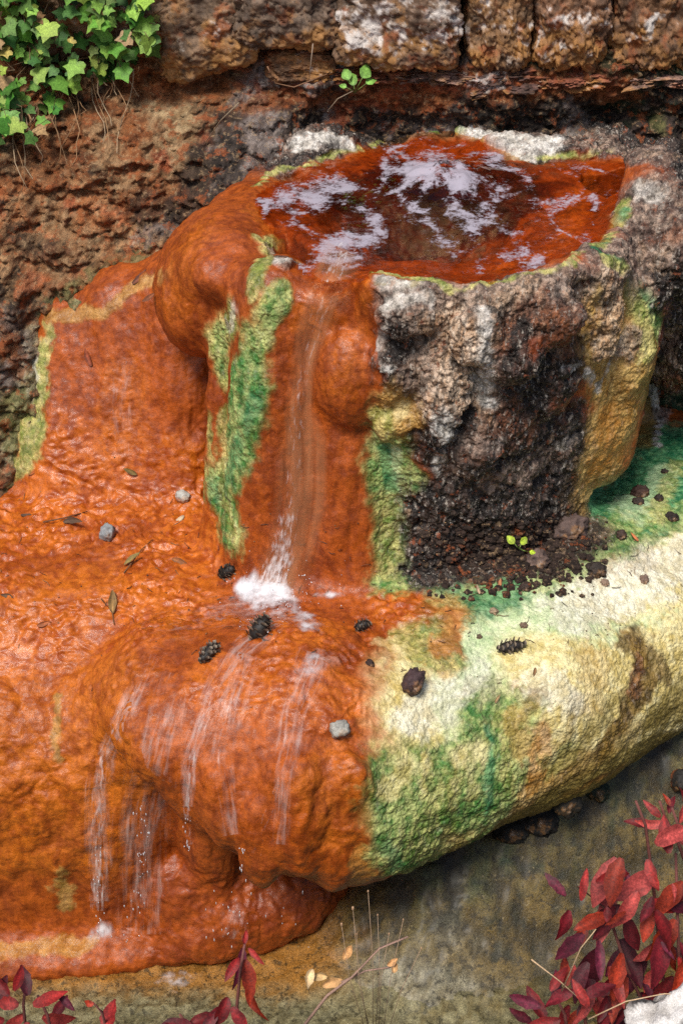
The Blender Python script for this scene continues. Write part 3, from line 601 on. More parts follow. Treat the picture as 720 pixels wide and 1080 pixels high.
def paint(V, strokes, base):
    n = len(V); V = V.astype(f32)
    warp = np.stack([fbm(V*9, 3, 101), fbm(V*9, 3, 111), fbm(V*9, 3, 121)], 1)*.028
    br = .6*fbm(V*30, 4, 131, .65)+.6*fbm(V*np.array([34, 34, 9.], f32), 4, 136, .65)
    W = V+warp
    ab = np.clip(.5+fbm(V*36, 4, 141, .65)*.85+fbm(V*np.array([40, 40, 10.], f32), 4, 146, .65)*.6+.35*fbm(V*7, 2, 151), 0, 1)
    ab = ab*ab*(3-2*ab)
    def full(m):
        A, B, r, b, c, d = MATS[m]
        return A, B, np.array([r, b, c], f32), np.array(d, f32)
    A, B, s, d = full(base)
    CA = np.tile(A, (n, 1)); CB = np.tile(B, (n, 1)); S = np.tile(s, (n, 1)); D = np.tile(d, (n, 1)).astype(f32); Z = np.full(n, base, dtype='U2')
    sp_ = poly_sd(V[:, 0], V[:, 1], PP)
    for m, w in (('K', sstep(.03, .07, sp_)*sstep(3.98, 4.12, V[:, 1]+.3*np.minimum(0, V[:, 0]+.05))*sstep(-.32, -.2, V[:, 0])*sstep(1.6, 1.8, V[:, 2])),
                 ('K', sstep(.84, .92, V[:, 0]+.04*br)*sstep(1.06, 1.14, V[:, 2])*sstep(.0, .03, sp_)),
                 ('B', sstep(.12, .28, V[:, 0]+.08*br)*(1-sstep(.5, .62, V[:, 2]+.05*br)))):
        A, B, s, d = full(m)
        CA = mixc(CA, A, w); CB = mixc(CB, B, w); S = mixc(S, s, w); D = mixc(D, d, w); Z[w > .5] = m
    for si, (m, rp, pts, brk, op) in enumerate(strokes):
        dense = []
        for i in range(max(1, len(pts)-1)):
            a = pts[i]; b = pts[min(i+1, len(pts)-1)]; k = max(1, int(math.hypot(b[0]-a[0], b[1]-a[1])/max(6, rp*.5)))
            dense += [(a[0]+(b[0]-a[0])*t/k, a[1]+(b[1]-a[1])*t/k) for t in range(k+1)]
        Q = [at(*q) for q in dense]; Q = np.array([q for q in Q if q is not None], f32)
        if not len(Q): continue
        dist = np.linalg.norm(Q.mean(0)-np.array(CO)); r = rp*dist/FOC*1.08; R = r*(1.6+brk*.6)+.03
        sel = np.nonzero(((V > Q.min(0)-R) & (V < Q.max(0)+R)).all(1))[0]
        if not len(sel): continue
        dm = np.full(len(sel), 9., f32); P = W[sel]
        for q in Q: dm = np.minimum(dm, ((P-q)**2).sum(1))
        dm = np.sqrt(dm)/r + brk*.75*np.roll(br, si*9973)[sel]*0 + brk*.75*(br[sel] if si % 2 else -br[sel])
        w = (1-sstep(.62, 1.2+.1*brk, dm))*op
        A, B, s, d = full(m)
        CA[sel] = mixc(CA[sel], A, w); CB[sel] = mixc(CB[sel], B, w); S[sel] = mixc(S[sel], s, w); D[sel] = mixc(D[sel], d, w)
        Z[sel[w > .5]] = m
    return mixc(CA, CB, ab), S, D, Z

def displace(V, F, D, amp=1.0):
    Nn = vnormals(V, F); V = V.astype(f32)
    steep = 1-np.abs(Nn[:, 2])
    st = np.stack([V[:, 0], V[:, 1], V[:, 2]*.55], 1)
    smooth = .009*steep*fbm(V*np.array([19, 19, 3.6], f32), 4, 205, .6) + .009*fbm(st*11, 3, 201) + .0022*fbm(V*38, 3, 211) + .0010*fbm(V*110, 2, 215)
    q = V*13; q = q+np.stack([fbm(V*8, 2, 221), fbm(V*8, 2, 231), fbm(V*8, 2, 241)], 1)*1.6
    rid = 1-np.abs(fbm(q*.95, 4, 251, .5))*2.6; wet_ = sstep(-.35, .25, fbm(V*5.5, 3, 255))
    ripple = (.012*np.maximum(rid, -.5) + .0035*fbm(V*42, 3, 261))*(.3+.7*wet_)+.006*fbm(V*9, 3, 265)
    f1, f2 = worley(V*80+fbm(V*20, 2, 271)[:, None]*.8, 7); g1, g2 = worley(V*30+fbm(V*9, 2, 273)[:, None]*.8, 8)
    pebble = .0046*(.55-f1)+.0040*(.5-g1)+.012*fbm(V*5, 3, 275)
    cr = 1-np.abs(fbm(V*np.array([13, 13, 8.]), 4, 281, .55))*2
    crust = .8*(.036*fbm(V*6.5, 4, 291)+.013*cr+.012*(.5-g1)+.014*fbm(V*44, 4, 301, .7)-.018*sstep(.1, .5, fbm(V*17, 3, 311)))
    k1_, k2_ = worley(np.stack([V[:, 0], V[:, 1], V[:, 2]*.62], 1)*12+fbm(V*6, 2, 321)[:, None]*.6, 9)
    h1_, _ = worley(V*26+fbm(V*12, 2, 331)[:, None]*.6, 10)
    knob = .030*(.5-k1_)+.010*(.5-h1_)
    d = D[:, 4]*knob+D[:, 0]*smooth+D[:, 1]*ripple*(1-.5*steep)+D[:, 2]*pebble+D[:, 3]*crust
    V = V+Nn*(d*amp)[:, None]
    return V, vnormals(V, F)

V, F = subdivide(RV, RF)
V = laplace(V, F, 1, .4)
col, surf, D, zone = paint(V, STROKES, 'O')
# pool floor under still water keeps a smoother bed
V, NN = displace(V, F, D)
print('rock verts', len(V))

# which mass a face belongs to: the column stands inside this plan outline, above the terrace
zc = zone[F[:, 0]]; fc = V[F].mean(1)
dcol = np.sqrt(((fc[:, 0]-.25)/.80)**2+((fc[:, 1]-3.86)/.72)**2)
basez = 1.0+.02*np.sin(fc[:, 0]*9)
is_col = (fc[:, 2] > basez+.015) & (dcol < 1) & ~((fc[:, 0] < -.40) & (fc[:, 2] < 1.47)) & ~((fc[:, 0] < -.53))
grp = {'O': 'O', 'OF': 'O', 'OS': 'O', 'OR': 'O', 'OL': 'O', 'PK': 'O', 'YO': 'O', 'G': 'G', 'T': 'G', 'GY': 'G', 'M': 'C', 'C': 'C', 'CW': 'C', 'BR': 'C', 'B': 'C', 'Y': 'Y', 'K': 'K', 'V': 'K', 'P': 'K', 'W': 'K', 'R': 'K', 'D': 'K', 'E': 'K', 'X': 'O'}
gz = np.array([grp[z] for z in zc])
def part(name, mask, parent, label=None, fine=False):
    Fm = F[mask]; u = np.unique(Fm); rm = np.full(len(V), -1); rm[u] = np.arange(len(u))
    v_, f_, c_, s_, d_ = V[u], rm[Fm], col[u], surf[u], D[u]
    if fine:
        n0 = len(v_); A_ = np.concatenate([v_, c_, s_, d_, NN[u]], 1); A_, f_ = subdivide(A_, f_)
        v_, c_, s_, d_ = A_[:, :3].astype(f32), A_[:, 3:6], A_[:, 6:9], A_[:, 9:14]; nn_ = A_[:, 14:17]
        e1, e2 = worley(v_*95+fbm(v_*40, 2, 801)[:, None]*.7, 21)
        dd = d_[:, 3]*(.0055*fbm(v_*np.array([90, 90, 55], f32), 3, 811, .7)+.004*(.5-e1)) + d_[:, 2]*.0034*(.5-e1)
        edge = np.bincount(f_.ravel(), minlength=len(v_)) < 4          # open border stays put
        v_ = v_+nn_*(dd*~edge)[:, None]; n_ = vnormals(v_, f_); n_[edge] = nn_[edge]
    else: n_ = NN[u]
    o = np_mesh(name, v_, f_, M_FLOW, parent, c_, s_, n_, kind4=np.stack([d_[:, 3], d_[:, 2], d_[:, 1]], 1))
    if label: o['label'] = label
    return o
column = empty('spring_basin', (.25, 3.6, 1.0), 'tall flowstone basin brimming with red bubbling water in front of the stone wall', 'spring basin')
lowlip = is_col & (fc[:, 2] > 1.6) & (poly_sd(fc[:, 0], fc[:, 1], PP) < .0)
right = fc[:, 0] > .62
m_bowl = lowlip
m_tan = is_col & ~m_bowl & (fc[:, 0] > .62) & (fc[:, 2] < 1.80) & np.isin(zc, ['Y', 'YO', 'P', 'B', 'GY', 'G'])
m_green = is_col & ~m_bowl & ~m_tan & (gz == 'G') & (fc[:, 2] < 1.85) & (fc[:, 0] < .24) & ((fc[:, 0] < -.08) | ((fc[:, 2] < 1.50) & (fc[:, 0] > .04)))
m_or = is_col & ~m_bowl & ~m_tan & ~m_green & ((gz == 'O') & (fc[:, 0] < .2))
m_dark = is_col & ~m_bowl & ~m_tan & ~m_green & ~m_or
part('pool_bowl', m_bowl, column, 'orange stained bowl with a dark vent under the water')
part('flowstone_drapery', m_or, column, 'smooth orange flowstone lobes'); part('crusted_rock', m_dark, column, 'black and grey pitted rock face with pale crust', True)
part('algae_streak', m_green & (fc[:, 0] < -.08), column, 'yellow and green algae streak down the left of the waterfall', True); part('algae_streak', m_green & (fc[:, 0] >= -.08), column, 'pale green algae strip beside the black rock', True); part('crust_lobe', m_tan, column, 'hanging tan crust lobe', True)
terrace = empty('travertine_terrace', (0, 3.2, 0), 'wide wet terrace of orange and cream travertine below the spring basin', 'rock terrace')
t_ = ~is_col
m_roll = t_ & ((np.isin(gz, ['C', 'Y', 'G', 'K']) & (fc[:, 0] > .05)) | (fc[:, 0] > .40))
m_face = t_ & ~m_roll & (fc[:, 2] < .88)
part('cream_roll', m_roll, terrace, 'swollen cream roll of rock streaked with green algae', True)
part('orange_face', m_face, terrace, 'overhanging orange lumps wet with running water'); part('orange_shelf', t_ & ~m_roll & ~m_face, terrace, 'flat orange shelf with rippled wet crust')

# ------------------------------------------------------------------ bank: painted earth
Pb = BV.astype(f32)
n1 = fbm(Pb*5, 4, 401); n2 = fbm(Pb*18, 4, 411, .6); n3 = fbm(Pb*46, 3, 421, .6)
n4 = fbm(Pb*np.array([9, 9, 22.], f32), 5, 425, .65); n5 = fbm(Pb*60, 4, 426, .7)
bc = mixc(np.tile(c3(.095, .050, .022), (len(Pb), 1)), c3(.36, .20, .095), sstep(-.35, .45, n2+.5*n5))
bc = mixc(bc, c3(.27, .085, .025), sstep(-.1, .35, n1+.5*n4)*.75)
bc = mixc(bc, c3(.36, .115, .045), sstep(.22, .42, fbm(Pb*11, 4, 431, .6))*.85)
bc = mixc(bc, c3(.40, .27, .15), sstep(.25, .5, fbm(Pb*15, 4, 433, .65))*.6)
bc = mixc(bc, c3(.020, .014, .010), sstep(.10, .38, -n4-.4*n1-.3*n5)*.9)
bc = mixc(bc, c3(.025, .022, .016), sstep(-.50, -.36, Pb[:, 0]+.06*n2)*sstep(-.3, .2, n2+n5*.5)*.8)
bc *= (1.35*(1+.4*np.clip(n5, -.8, .8)))[:, None]
low = 1-sstep(1.35, 1.75, Pb[:, 2])
bc = mixc(bc, c3(.055, .042, .034), low*sstep(-.35, .2, n2+.4*n5)*.8)
bc = mixc(bc, c3(.27, .22, .15), low*sstep(.15, .5, n3+.4*n1)*.5)
rightm = sstep(-.38, -.22, Pb[:, 0]+.10*n2)
dk = mixc(np.tile(c3(.018, .013, .010), (len(Pb), 1)), c3(.075, .05, .042), sstep(-.2, .5, n2))
bc = mixc(bc, dk, rightm)
pale = rightm*sstep(.05, .45, fbm(Pb*8, 4, 441)+.35*n3)*(1-sstep(.25, .5, Pb[:, 0]))
bc = mixc(bc, c3(.36, .30, .28), pale*.85)
bc = mixc(bc, c3(.30, .07, .03), rightm*sstep(.1, .4, fbm(Pb*10, 3, 451))*sstep(1.96, 2.03, Pb[:, 2])*.9)
bc = mixc(bc, c3(.012, .03, .012), rightm*sstep(.35, .6, Pb[:, 0])*sstep(-.1, .3, fbm(Pb*9, 3, 461))*.9)
bc = mixc(bc, c3(.05, .11, .05), sstep(.9, 1.0, Pb[:, 0])*(1-sstep(1.15, 1.45, Pb[:, 2]))*sstep(-.3, .3, n2)*.8)
bc = mixc(bc, c3(.17, .17, .06), (1-sstep(-.95, -.85, Pb[:, 0]))*(1-sstep(1.15, 1.35, Pb[:, 2]))*sstep(.0, .4, n2)*.8)
def bank_strokes(V, C, strokes):
    W = V+np.stack([fbm(V*10, 3, 701), fbm(V*10, 3, 711), fbm(V*10, 3, 721)], 1)*.03; br = fbm(V*28, 5, 731, .7); m2 = fbm(V*30, 4, 741, .65)
    for si, (ca, cb, rp, pts, brk, op) in enumerate(strokes):
        Q = []
        for i in range(max(1, len(pts)-1)):
            a = pts[i]; b = pts[min(i+1, len(pts)-1)]; k = max(1, int(math.hypot(b[0]-a[0], b[1]-a[1])/max(5, rp*.5)))
            Q += [at_b(a[0]+(b[0]-a[0])*t/k, a[1]+(b[1]-a[1])*t/k) for t in range(k+1)]
        Q = np.array([q for q in Q if q is not None], f32)
        if not len(Q): continue
        r = rp*np.linalg.norm(Q.mean(0)-np.array(CO))/FOC; dm = np.full(len(V), 9., f32)
        for q in Q: dm = np.minimum(dm, ((W-q)**2).sum(1))
        dm = np.sqrt(dm)/r+brk*.8*(br if si % 2 else -br); w = (1-sstep(.6, 1.2, dm))*op
        C = mixc(C, mixc(np.tile(c3(*ca), (len(V), 1)), c3(*cb), sstep(-.35, .4, m2)), w)
    return C
def at_b(px, py):
    return bvh_b.ray_cast(CO, ray(px, py).normalized())[0]
TAN, TAN2, RUST, RED, BLK, GRY, WHT, OLV = ((.16, .085, .035), (.46, .30, .16)), ((.28, .17, .08), (.55, .40, .22)), ((.15, .045, .014), (.34, .11, .03)), ((.22, .05, .02), (.42, .12, .05)), ((.010, .008, .007), (.05, .035, .028)), ((.12, .09, .08), (.36, .30, .27)), ((.5, .46, .42), (.8, .77, .74)), ((.07, .075, .02), (.24, .22, .08))
PALE = ((.17, .16, .06), (.52, .48, .30))
bc = bank_strokes(Pb, bc, [(*PALE, 12, [(28, 400), (18, 440), (8, 480)], 1.2, .85), (*PALE, 9, [(45, 335), (100, 315), (150, 285), (175, 268)], 1.2, .8), (*PALE, 8, [(35, 350), (30, 385)], 1.2, .7), (*OLV, 12, [(20, 420), (30, 470)], 1.4, .7), (*RUST, 40, [(60, 170), (120, 130), (150, 200)], 1.0, .7), (*TAN, 26, [(160, 110), (190, 130), (175, 165)], .9, .85), (*TAN2, 11, [(165, 115), (195, 120), (180, 150)], 1.2, .8), (*TAN, 18, [(110, 140), (130, 190)], 1.4, .7), (*RED, 9, [(212, 140), (216, 150)], .7, .9), (*RED, 9, [(170, 165), (176, 172)], .8, .9), (*RED, 10, [(70, 215), (75, 225)], 1.2, .8), (*RUST, 20, [(190, 90), (150, 92), (225, 95)], 1.1, .8),
 (*BLK, 24, [(205, 190), (225, 160), (215, 215), (190, 225)], .8, .85), (*BLK, 16, [(150, 215), (170, 235)], 1.1, .7), (*BLK, 16, [(20, 250), (60, 265)], 1.4, .6), (*TAN, 16, [(30, 210), (90, 250), (60, 285)], 1.5, .6), (*GRY, 14, [(150, 250), (170, 245)], 1.4, .5), (*OLV, 16, [(120, 300), (60, 320), (150, 275)], 1.2, .6), (*GRY, 16, [(10, 340), (30, 380), (10, 400)], 1.4, .6), (*BLK, 14, [(10, 370), (25, 330)], 1.4, .7), (*OLV, 18, [(10, 430), (20, 470)], 1.2, .7), (*RUST, 10, [(20, 395), (5, 360)], 1.2, .7),
 (*GRY, 26, [(250, 150), (280, 130), (255, 190)], 1.0, .85), (*BLK, 14, [(235, 170), (245, 205), (240, 130)], .9, .9), (*WHT, 10, [(320, 145), (345, 150), (300, 160)], .9, .8), (*GRY, 10, [(250, 105), (275, 102)], .8, .8), (*RUST, 14, [(270, 115), (300, 100), (350, 110)], 1.1, .7), (*RED, 10, [(370, 115), (350, 130), (395, 100)], 1.0, .85), (*RUST, 20, [(380, 90), (460, 90), (560, 92), (660, 96)], 1.0, .8), (*BLK, 20, [(470, 114), (520, 118), (430, 120), (620, 120)], .9, .9), (*RED, 8, [(400, 92), (480, 96), (520, 84)], 1.2, .8), (*WHT, 4, [(500, 92), (540, 88), (460, 84)], 1.4, .7), (*RUST, 12, [(420, 110), (450, 100), (470, 108)], 1.1, .7), (*WHT, 5, [(440, 75), (500, 85), (540, 80)], 1.2, .7), (*GRY, 10, [(600, 110), (620, 140), (590, 130)], 1.3, .7), (*RED, 7, [(540, 88), (600, 92), (640, 95)], 1.2, .8), (*OLV, 7, [(690, 130), (700, 165)], 1.3, .6)])
tag(np_mesh('earth_bank', BV, BF[:, ::-1] if False else BF, M_BANK, None, bc), kind='structure')

# ------------------------------------------------------------------ mesh builder for small things
class MB:
    def __init__(s): s.V, s.F, s.C = [], [], []
    def add(s, vs, fs, col):
        o = len(s.V); s.V += [tuple(v) for v in vs]; s.F += [tuple(i+o for i in f) for f in fs]
        s.C += [tuple(c) for c in col] if len(col) == len(vs) and not np.isscalar(col[0]) else [tuple(col)]*len(vs)
    def tube(s, pts, r0, r1, col, n=6):
        vs, fs = [], []
        for i, p in enumerate(pts):
            p = Vector(p); d = (Vector(pts[min(i+1, len(pts)-1)])-Vector(pts[max(i-1, 0)])).normalized()
            a = d.orthogonal().normalized(); b = d.cross(a); r = r0+(r1-r0)*i/max(1, len(pts)-1)
            vs += [p+(a*math.cos(t*2*math.pi/n)+b*math.sin(t*2*math.pi/n))*r for t in range(n)]
        for i in range(len(pts)-1):
            for t in range(n): fs.append((i*n+t, i*n+(t+1) % n, (i+1)*n+(t+1) % n, (i+1)*n+t))
        fs.append(tuple(range(n))[::-1]); fs.append(tuple((len(pts)-1)*n+t for t in range(n)))
        s.add(vs, fs, col)
    def build(s, name, mat, parent=None, smooth=True):
        return np_mesh(name, np.array(s.V, f32), s.F, mat, parent, np.array(s.C, f32), smooth=smooth)
def frame(nrm, up):
    z = Vector(nrm).normalized(); x = Vector(up).cross(z)
    x = x.normalized() if x.length > 1e-4 else z.orthogonal().normalized()
    return Matrix((x, z.cross(x), z)).transposed()
def cube_sphere(n):
    vs, fs, idx = [], [], {}
    def vid(p):
        k = tuple(np.round(p, 5))
        if k not in idx: idx[k] = len(vs); vs.append(p)
        return idx[k]
    g = np.linspace(-1, 1, n+1)
    for ax in range(3):
        for sg in (-1, 1):
            for i in range(n):
                for j in range(n):
                    q = []
                    for a, b in ((g[i], g[j]), (g[i+1], g[j]), (g[i+1], g[j+1]), (g[i], g[j+1])):
                        p = [0, 0, 0]; p[ax] = sg; p[(ax+1) % 3] = a; p[(ax+2) % 3] = b; q.append(vid(p))
                    fs.append(q if sg > 0 else q[::-1])
    return np.array(vs, float), np.array(fs)
CS = {n: cube_sphere(n) for n in (6, 10, 40, 72)}
def rock_shape(n, size, e=4.0, rough=.06, seed=0, freq=2.0):
    v, f = CS[n]; u = v/np.linalg.norm(v, axis=1)[:, None]
    r = 1/(np.abs(u)**e).sum(1)**(1/e)
    p = u*r[:, None]; q = (p*freq+seed*7.7).astype(f32)
    p = p*(1+rough*2.2*fbm(q, 4, seed)+rough*.5*fbm(q*4, 3, seed+5))[:, None]
    return p*np.array(size)*.5, f

# ------------------------------------------------------------------ masonry wall
wall = empty('stone_wall', (0, 4.6, 2.05), 'old wall of large weathered brown stones running across the top above the spring', 'wall')
def stone(px0, px1, py0, py1, y, depth, seed, tint, white, e=3.6, roll=0, rough=.05):
    a, b = at_y(px0, py1, y), at_y(px1, py0, y)
    c = (a+b)/2; c.y += depth*.5-.03
    p, f = rock_shape(72, (b.x-a.x, depth, (b.z-a.z)), e*1.7, rough*1.2, seed, 1.9)
    pw = p.astype(f32); rr = 1-np.abs(fbm(pw*18+seed, 4, seed+3, .6))*2; p = p*(1-.035*sstep(.55, .95, rr)+.008*fbm(pw*55, 3, seed+9, .7))[:, None]
    R = np.array(Matrix.Rotation(roll, 3, 'Y')); p = p@R.T+np.array(c)
    P = p.astype(f32); k = fbm(P*9, 4, seed+20, .6); k2 = fbm(P*26, 4, seed+30, .6); zz = (P[:, 2]-a.z)/(b.z-a.z)
    cc = mixc(np.tile(c3(*tint)*.55, (len(P), 1)), c3(*tint)*1.35, sstep(-.4, .5, k2+.4*k))
    cc = mixc(cc, c3(.36, .17, .045), sstep(-.1, .35, k-(zz-.35)*.8)*.8); cc = mixc(cc, c3(.26, .07, .02), sstep(.15, .4, fbm(P*14, 4, seed+40, .6))*.7)
    cc = mixc(cc, c3(.62, .58, .55), sstep(.62-white, .95-white, k2*.6+k*.6+.35-np.abs(zz-.45)*.8)*.9)
    cc = mixc(cc, c3(.05, .03, .02), sstep(.15, .45, -k-.5*k2)*.5)
    return np_mesh('stone', p, f, M_STONE, wall, cc)
stone(157, 268, -34, 83, 4.42, .35, 3, (.20, .125, .075), .0, 2.9, -.22)
stone(243, 361, -60, 57, 4.40, .4, 5, (.17, .115, .08), .05, 3.6, .03)
stone(280, 356, 52, 89, 4.46, .3, 8, (.22, .105, .045), .1, 3, .02)
stone(351, 492, -50, 76, 4.40, .4, 9, (.17, .10, .06), .42, 4.2, .02)
stone(488, 567, -40, 77, 4.44, .35, 12, (.21, .115, .055), .22, 3.4, -.04, .07)
stone(559, 652, -46, 75, 4.44, .35, 15, (.21, .105, .055), .28, 3.4, .04, .07)
stone(637, 749, -46, 77, 4.46, .35, 18, (.21, .105, .05), .2, 3.6, .03, .07)
stone(739, 864, -50, 73, 4.46, .35, 21, (.15, .09, .06), .1, 3.6)
stone(857, 984, -50, 73, 4.46, .35, 22, (.15, .09, .06), .1, 3.6)
stone(57, 172, -50, 65, 4.42, .35, 24, (.20, .125, .075), .1, 3.6)
stone(-73, 66, -50, 65, 4.42, .35, 27, (.20, .125, .075), .1, 3.6)
stone(-203, -66, -50, 65, 4.42, .35, 28, (.20, .125, .075), .1, 3.6)
for i, (a, b, y0, y1, s) in enumerate(((352, 430, 70, 92, 31), (425, 500, 74, 96, 33), (498, 575, 76, 98, 35), (570, 650, 74, 96, 36), (648, 740, 76, 98, 39), (740, 860, 72, 96, 42))):
    stone(a+random.uniform(-8, 14), b-random.uniform(0, 22), y0+random.uniform(-4, 4), y1+random.uniform(-8, 2), 4.465, .2, s, ((.26, .085, .045), (.30, .18, .14), (.10, .05, .04))[i % 3], .15, 2.4, random.uniform(-.12, .12), .2)
gx = np.arange(-2.3, 2.4, .02); gz_ = np.arange(2.0, 2.62, .02); GX, GZ = np.meshgrid(gx, gz_, indexing='ij')
MV = np.stack([GX, 4.56+0*GX, GZ], -1).reshape(-1, 3); MV[:, 1] += .03*fbm(MV*12, 3, 480)
k = np.arange(len(MV)).reshape(GX.shape); MF = np.stack([k[:-1, :-1], k[1:, :-1], k[1:, 1:], k[:-1, 1:]], -1).reshape(-1, 4)
mc = mixc(np.tile(c3(.05, .035, .025), (len(MV), 1)), c3(.16, .09, .05), sstep(-.3, .4, fbm(MV*14, 3, 490)))
np_mesh('mortar', MV, MF, M_BANK, wall, mc)

# ------------------------------------------------------------------ stream bed, stream and near bank
gx = np.concatenate([np.arange(-9, -1.6, .25), np.arange(-1.6, 1.8, .012), np.arange(1.8, 9.1, .25)]); gy = np.concatenate([np.arange(-4, 1.9, .25), np.arange(1.9, 3.95, .012), np.arange(3.95, 5.2, .25)])
GX, GY = np.meshgrid(gx, gy, indexing='ij')
P = np.stack([GX, GY, 0*GX], -1).reshape(-1, 3).astype(f32)
b1, b2, b3 = fbm(P*2.2, 4, 500), fbm(P*11, 4, 510, .6), fbm(P*34, 4, 520, .6)
z = -.016+.022*b1+.020*b2+.013*b3+.05*np.maximum(0, 2.45-P[:, 1])*0
z += (.36+.10*sstep(.3, .9, P[:, 0]))*sstep(2.5, 3.08, P[:, 1]-np.maximum(0, P[:, 0]-.25)*.35)*sstep(-.10, .36, P[:, 0]+.08*b1)
P[:, 2] = z
gc = mixc(np.tile(c3(.042, .028, .006), (len(P), 1)), c3(.150, .098, .024), sstep(-.3, .4, b2+.5*b3))
gc = mixc(gc, c3(.05, .055, .018), sstep(.0, .5, fbm(P*5, 4, 530))*.7)
gc = mixc(gc, c3(.02, .022, .012), sstep(.1, .4, fbm(P*17, 4, 540, .6))*.8); gc = mixc(gc, c3(.22, .17, .07), sstep(.3, .5, fbm(P*34, 4, 545, .7))*.4)
pl = (1-sstep(2.64, 2.92, P[:, 1]+.14*b1+.16*b2+.25*np.maximum(0, P[:, 0]+.1)))*(1-sstep(.45, .8, P[:, 0]))
gc = mixc(gc, c3(.30, .27, .18), pl*(.35+.6*sstep(-.2, .3, b3)))
orange = (1-sstep(2.62, 2.78, P[:, 1]*0+2.7))*0
og = sstep(2.60, 2.72, P[:, 1]+.06*b2)*(1-sstep(-.12, .1, P[:, 0]+.1*b2))
gc = mixc(gc, c3(.40, .17, .03), og*.85)
gr = sstep(2.66, 2.86, P[:, 1]-np.maximum(0, P[:, 0]-.2)*.52+.06*b2)*sstep(.1, .3, P[:, 0])
gc = mixc(gc, c3(.025, .07, .034), gr*sstep(-.2, .4, b2)*.6)
gc = mixc(gc, c3(.012, .011, .010), gr*sstep(-.1, .35, -b2)*.8)
k = np.arange(len(P)).reshape(GX.shape); GF = np.stack([k[:-1, :-1], k[1:, :-1], k[1:, 1:], k[:-1, 1:]], -1).reshape(-1, 4)
tag(np_mesh('ground', P, GF, M_BED, None, gc), kind='structure')
gx = np.arange(-2.5, 2.6, .03); gy = np.arange(2.0, 3.7, .03); GX, GY = np.meshgrid(gx, gy, indexing='ij')
P = np.stack([GX, GY, 0*GX+.004], -1).reshape(-1, 3)
k = np.arange(len(P)).reshape(GX.shape); GF = np.stack([k[:-1, :-1], k[1:, :-1], k[1:, 1:], k[:-1, 1:]], -1).reshape(-1, 4)
tag(np_mesh('water', P, GF, M_STREAM), kind='structure')
# near bank, just below the frame
gx = np.arange(-2.6, 2.7, .03); gt = np.linspace(0, 1, 60)
prof_y = np.interp(gt, [0, .4, .75, 1], [-1.0, 1.42, 1.62, 2.12]); prof_z = np.interp(gt, [0, .4, .75, 1], [1.5, 1.12, .95, -.05])
GX, GT = np.meshgrid(gx, gt, indexing='ij')
P = np.stack([GX, np.interp(GT, gt, prof_y), np.interp(GT, gt, prof_z)], -1).reshape(-1, 3)
P[:, 2] += .04*fbm(P*6, 4, 550); P[:, 1] += .03*fbm(P*7, 3, 560)
k = np.arange(len(P)).reshape(GX.shape); GF = np.stack([k[:-1, :-1], k[1:, :-1], k[1:, 1:], k[:-1, 1:]], -1).reshape(-1, 4)
pc = mixc(np.tile(c3(.06, .045, .025), (len(P), 1)), c3(.16, .13, .08), sstep(-.3, .4, fbm(P*15, 4, 570)))
tag(np_mesh('terrain', P, GF, M_BANK, None, pc), kind='structure')

# ------------------------------------------------------------------ pool water
gx = np.arange(PP[:, 0].min()-.03, PP[:, 0].max()+.03, .012); gy = np.arange(PP[:, 1].min()-.03, PP[:, 1].max()+.03, .012)
GX, GY = np.meshgrid(gx, gy, indexing='ij'); sd = poly_sd(GX, GY, PP)
k = np.arange(GX.size).reshape(GX.shape)
ok = (sd < .012+.035*np.exp(-((GX+.03)/.10)**2-((GY-3.25)/.12)**2)); okf = ok[:-1, :-1] & ok[1:, :-1] & ok[1:, 1:] & ok[:-1, 1:]
WF = np.stack([k[:-1, :-1], k[1:, :-1], k[1:, 1:], k[:-1, 1:]], -1)[okf].reshape(-1, 4)
WV = np.stack([GX, GY, 0*GX+1.898], -1).reshape(-1, 3)
r = np.sqrt(((GX-vent.x)**2)/.24**2+((GY-vent.y)/.30)**2)
mv = at_z(468, 193, 1.9); r2 = np.sqrt(((GX-mv.x)/.13)**2+((GY-mv.y)/.17)**2)
WV[:, 2] += (.045*np.exp(-r2**2)*(1+.5*fbm(np.stack([GX*30, GY*30, 0*GX], -1).reshape(-1, 3), 3, 610).reshape(GX.shape))).ravel() + .004*fbm(WV*14, 3, 600)*np.exp(-(r*.5)**2).ravel()
dens = np.clip(.30+.50*np.exp(-(r2/1.0)**2)+.22*np.exp(-(((GX+.05)/.25)**2+((GY-3.9)/.22)**2))-.16*sstep(-.07, .0, sd), 0, 1)
u = np.unique(WF); rm = np.full(len(WV), -1); rm[u] = np.arange(len(u))
fl = np.stack([0*dens.ravel(), 0*dens.ravel(), dens.ravel()], 1)
tag(np_mesh('water', WV[u], rm[WF], M_POOL, None, flow=fl[u]), kind='structure')

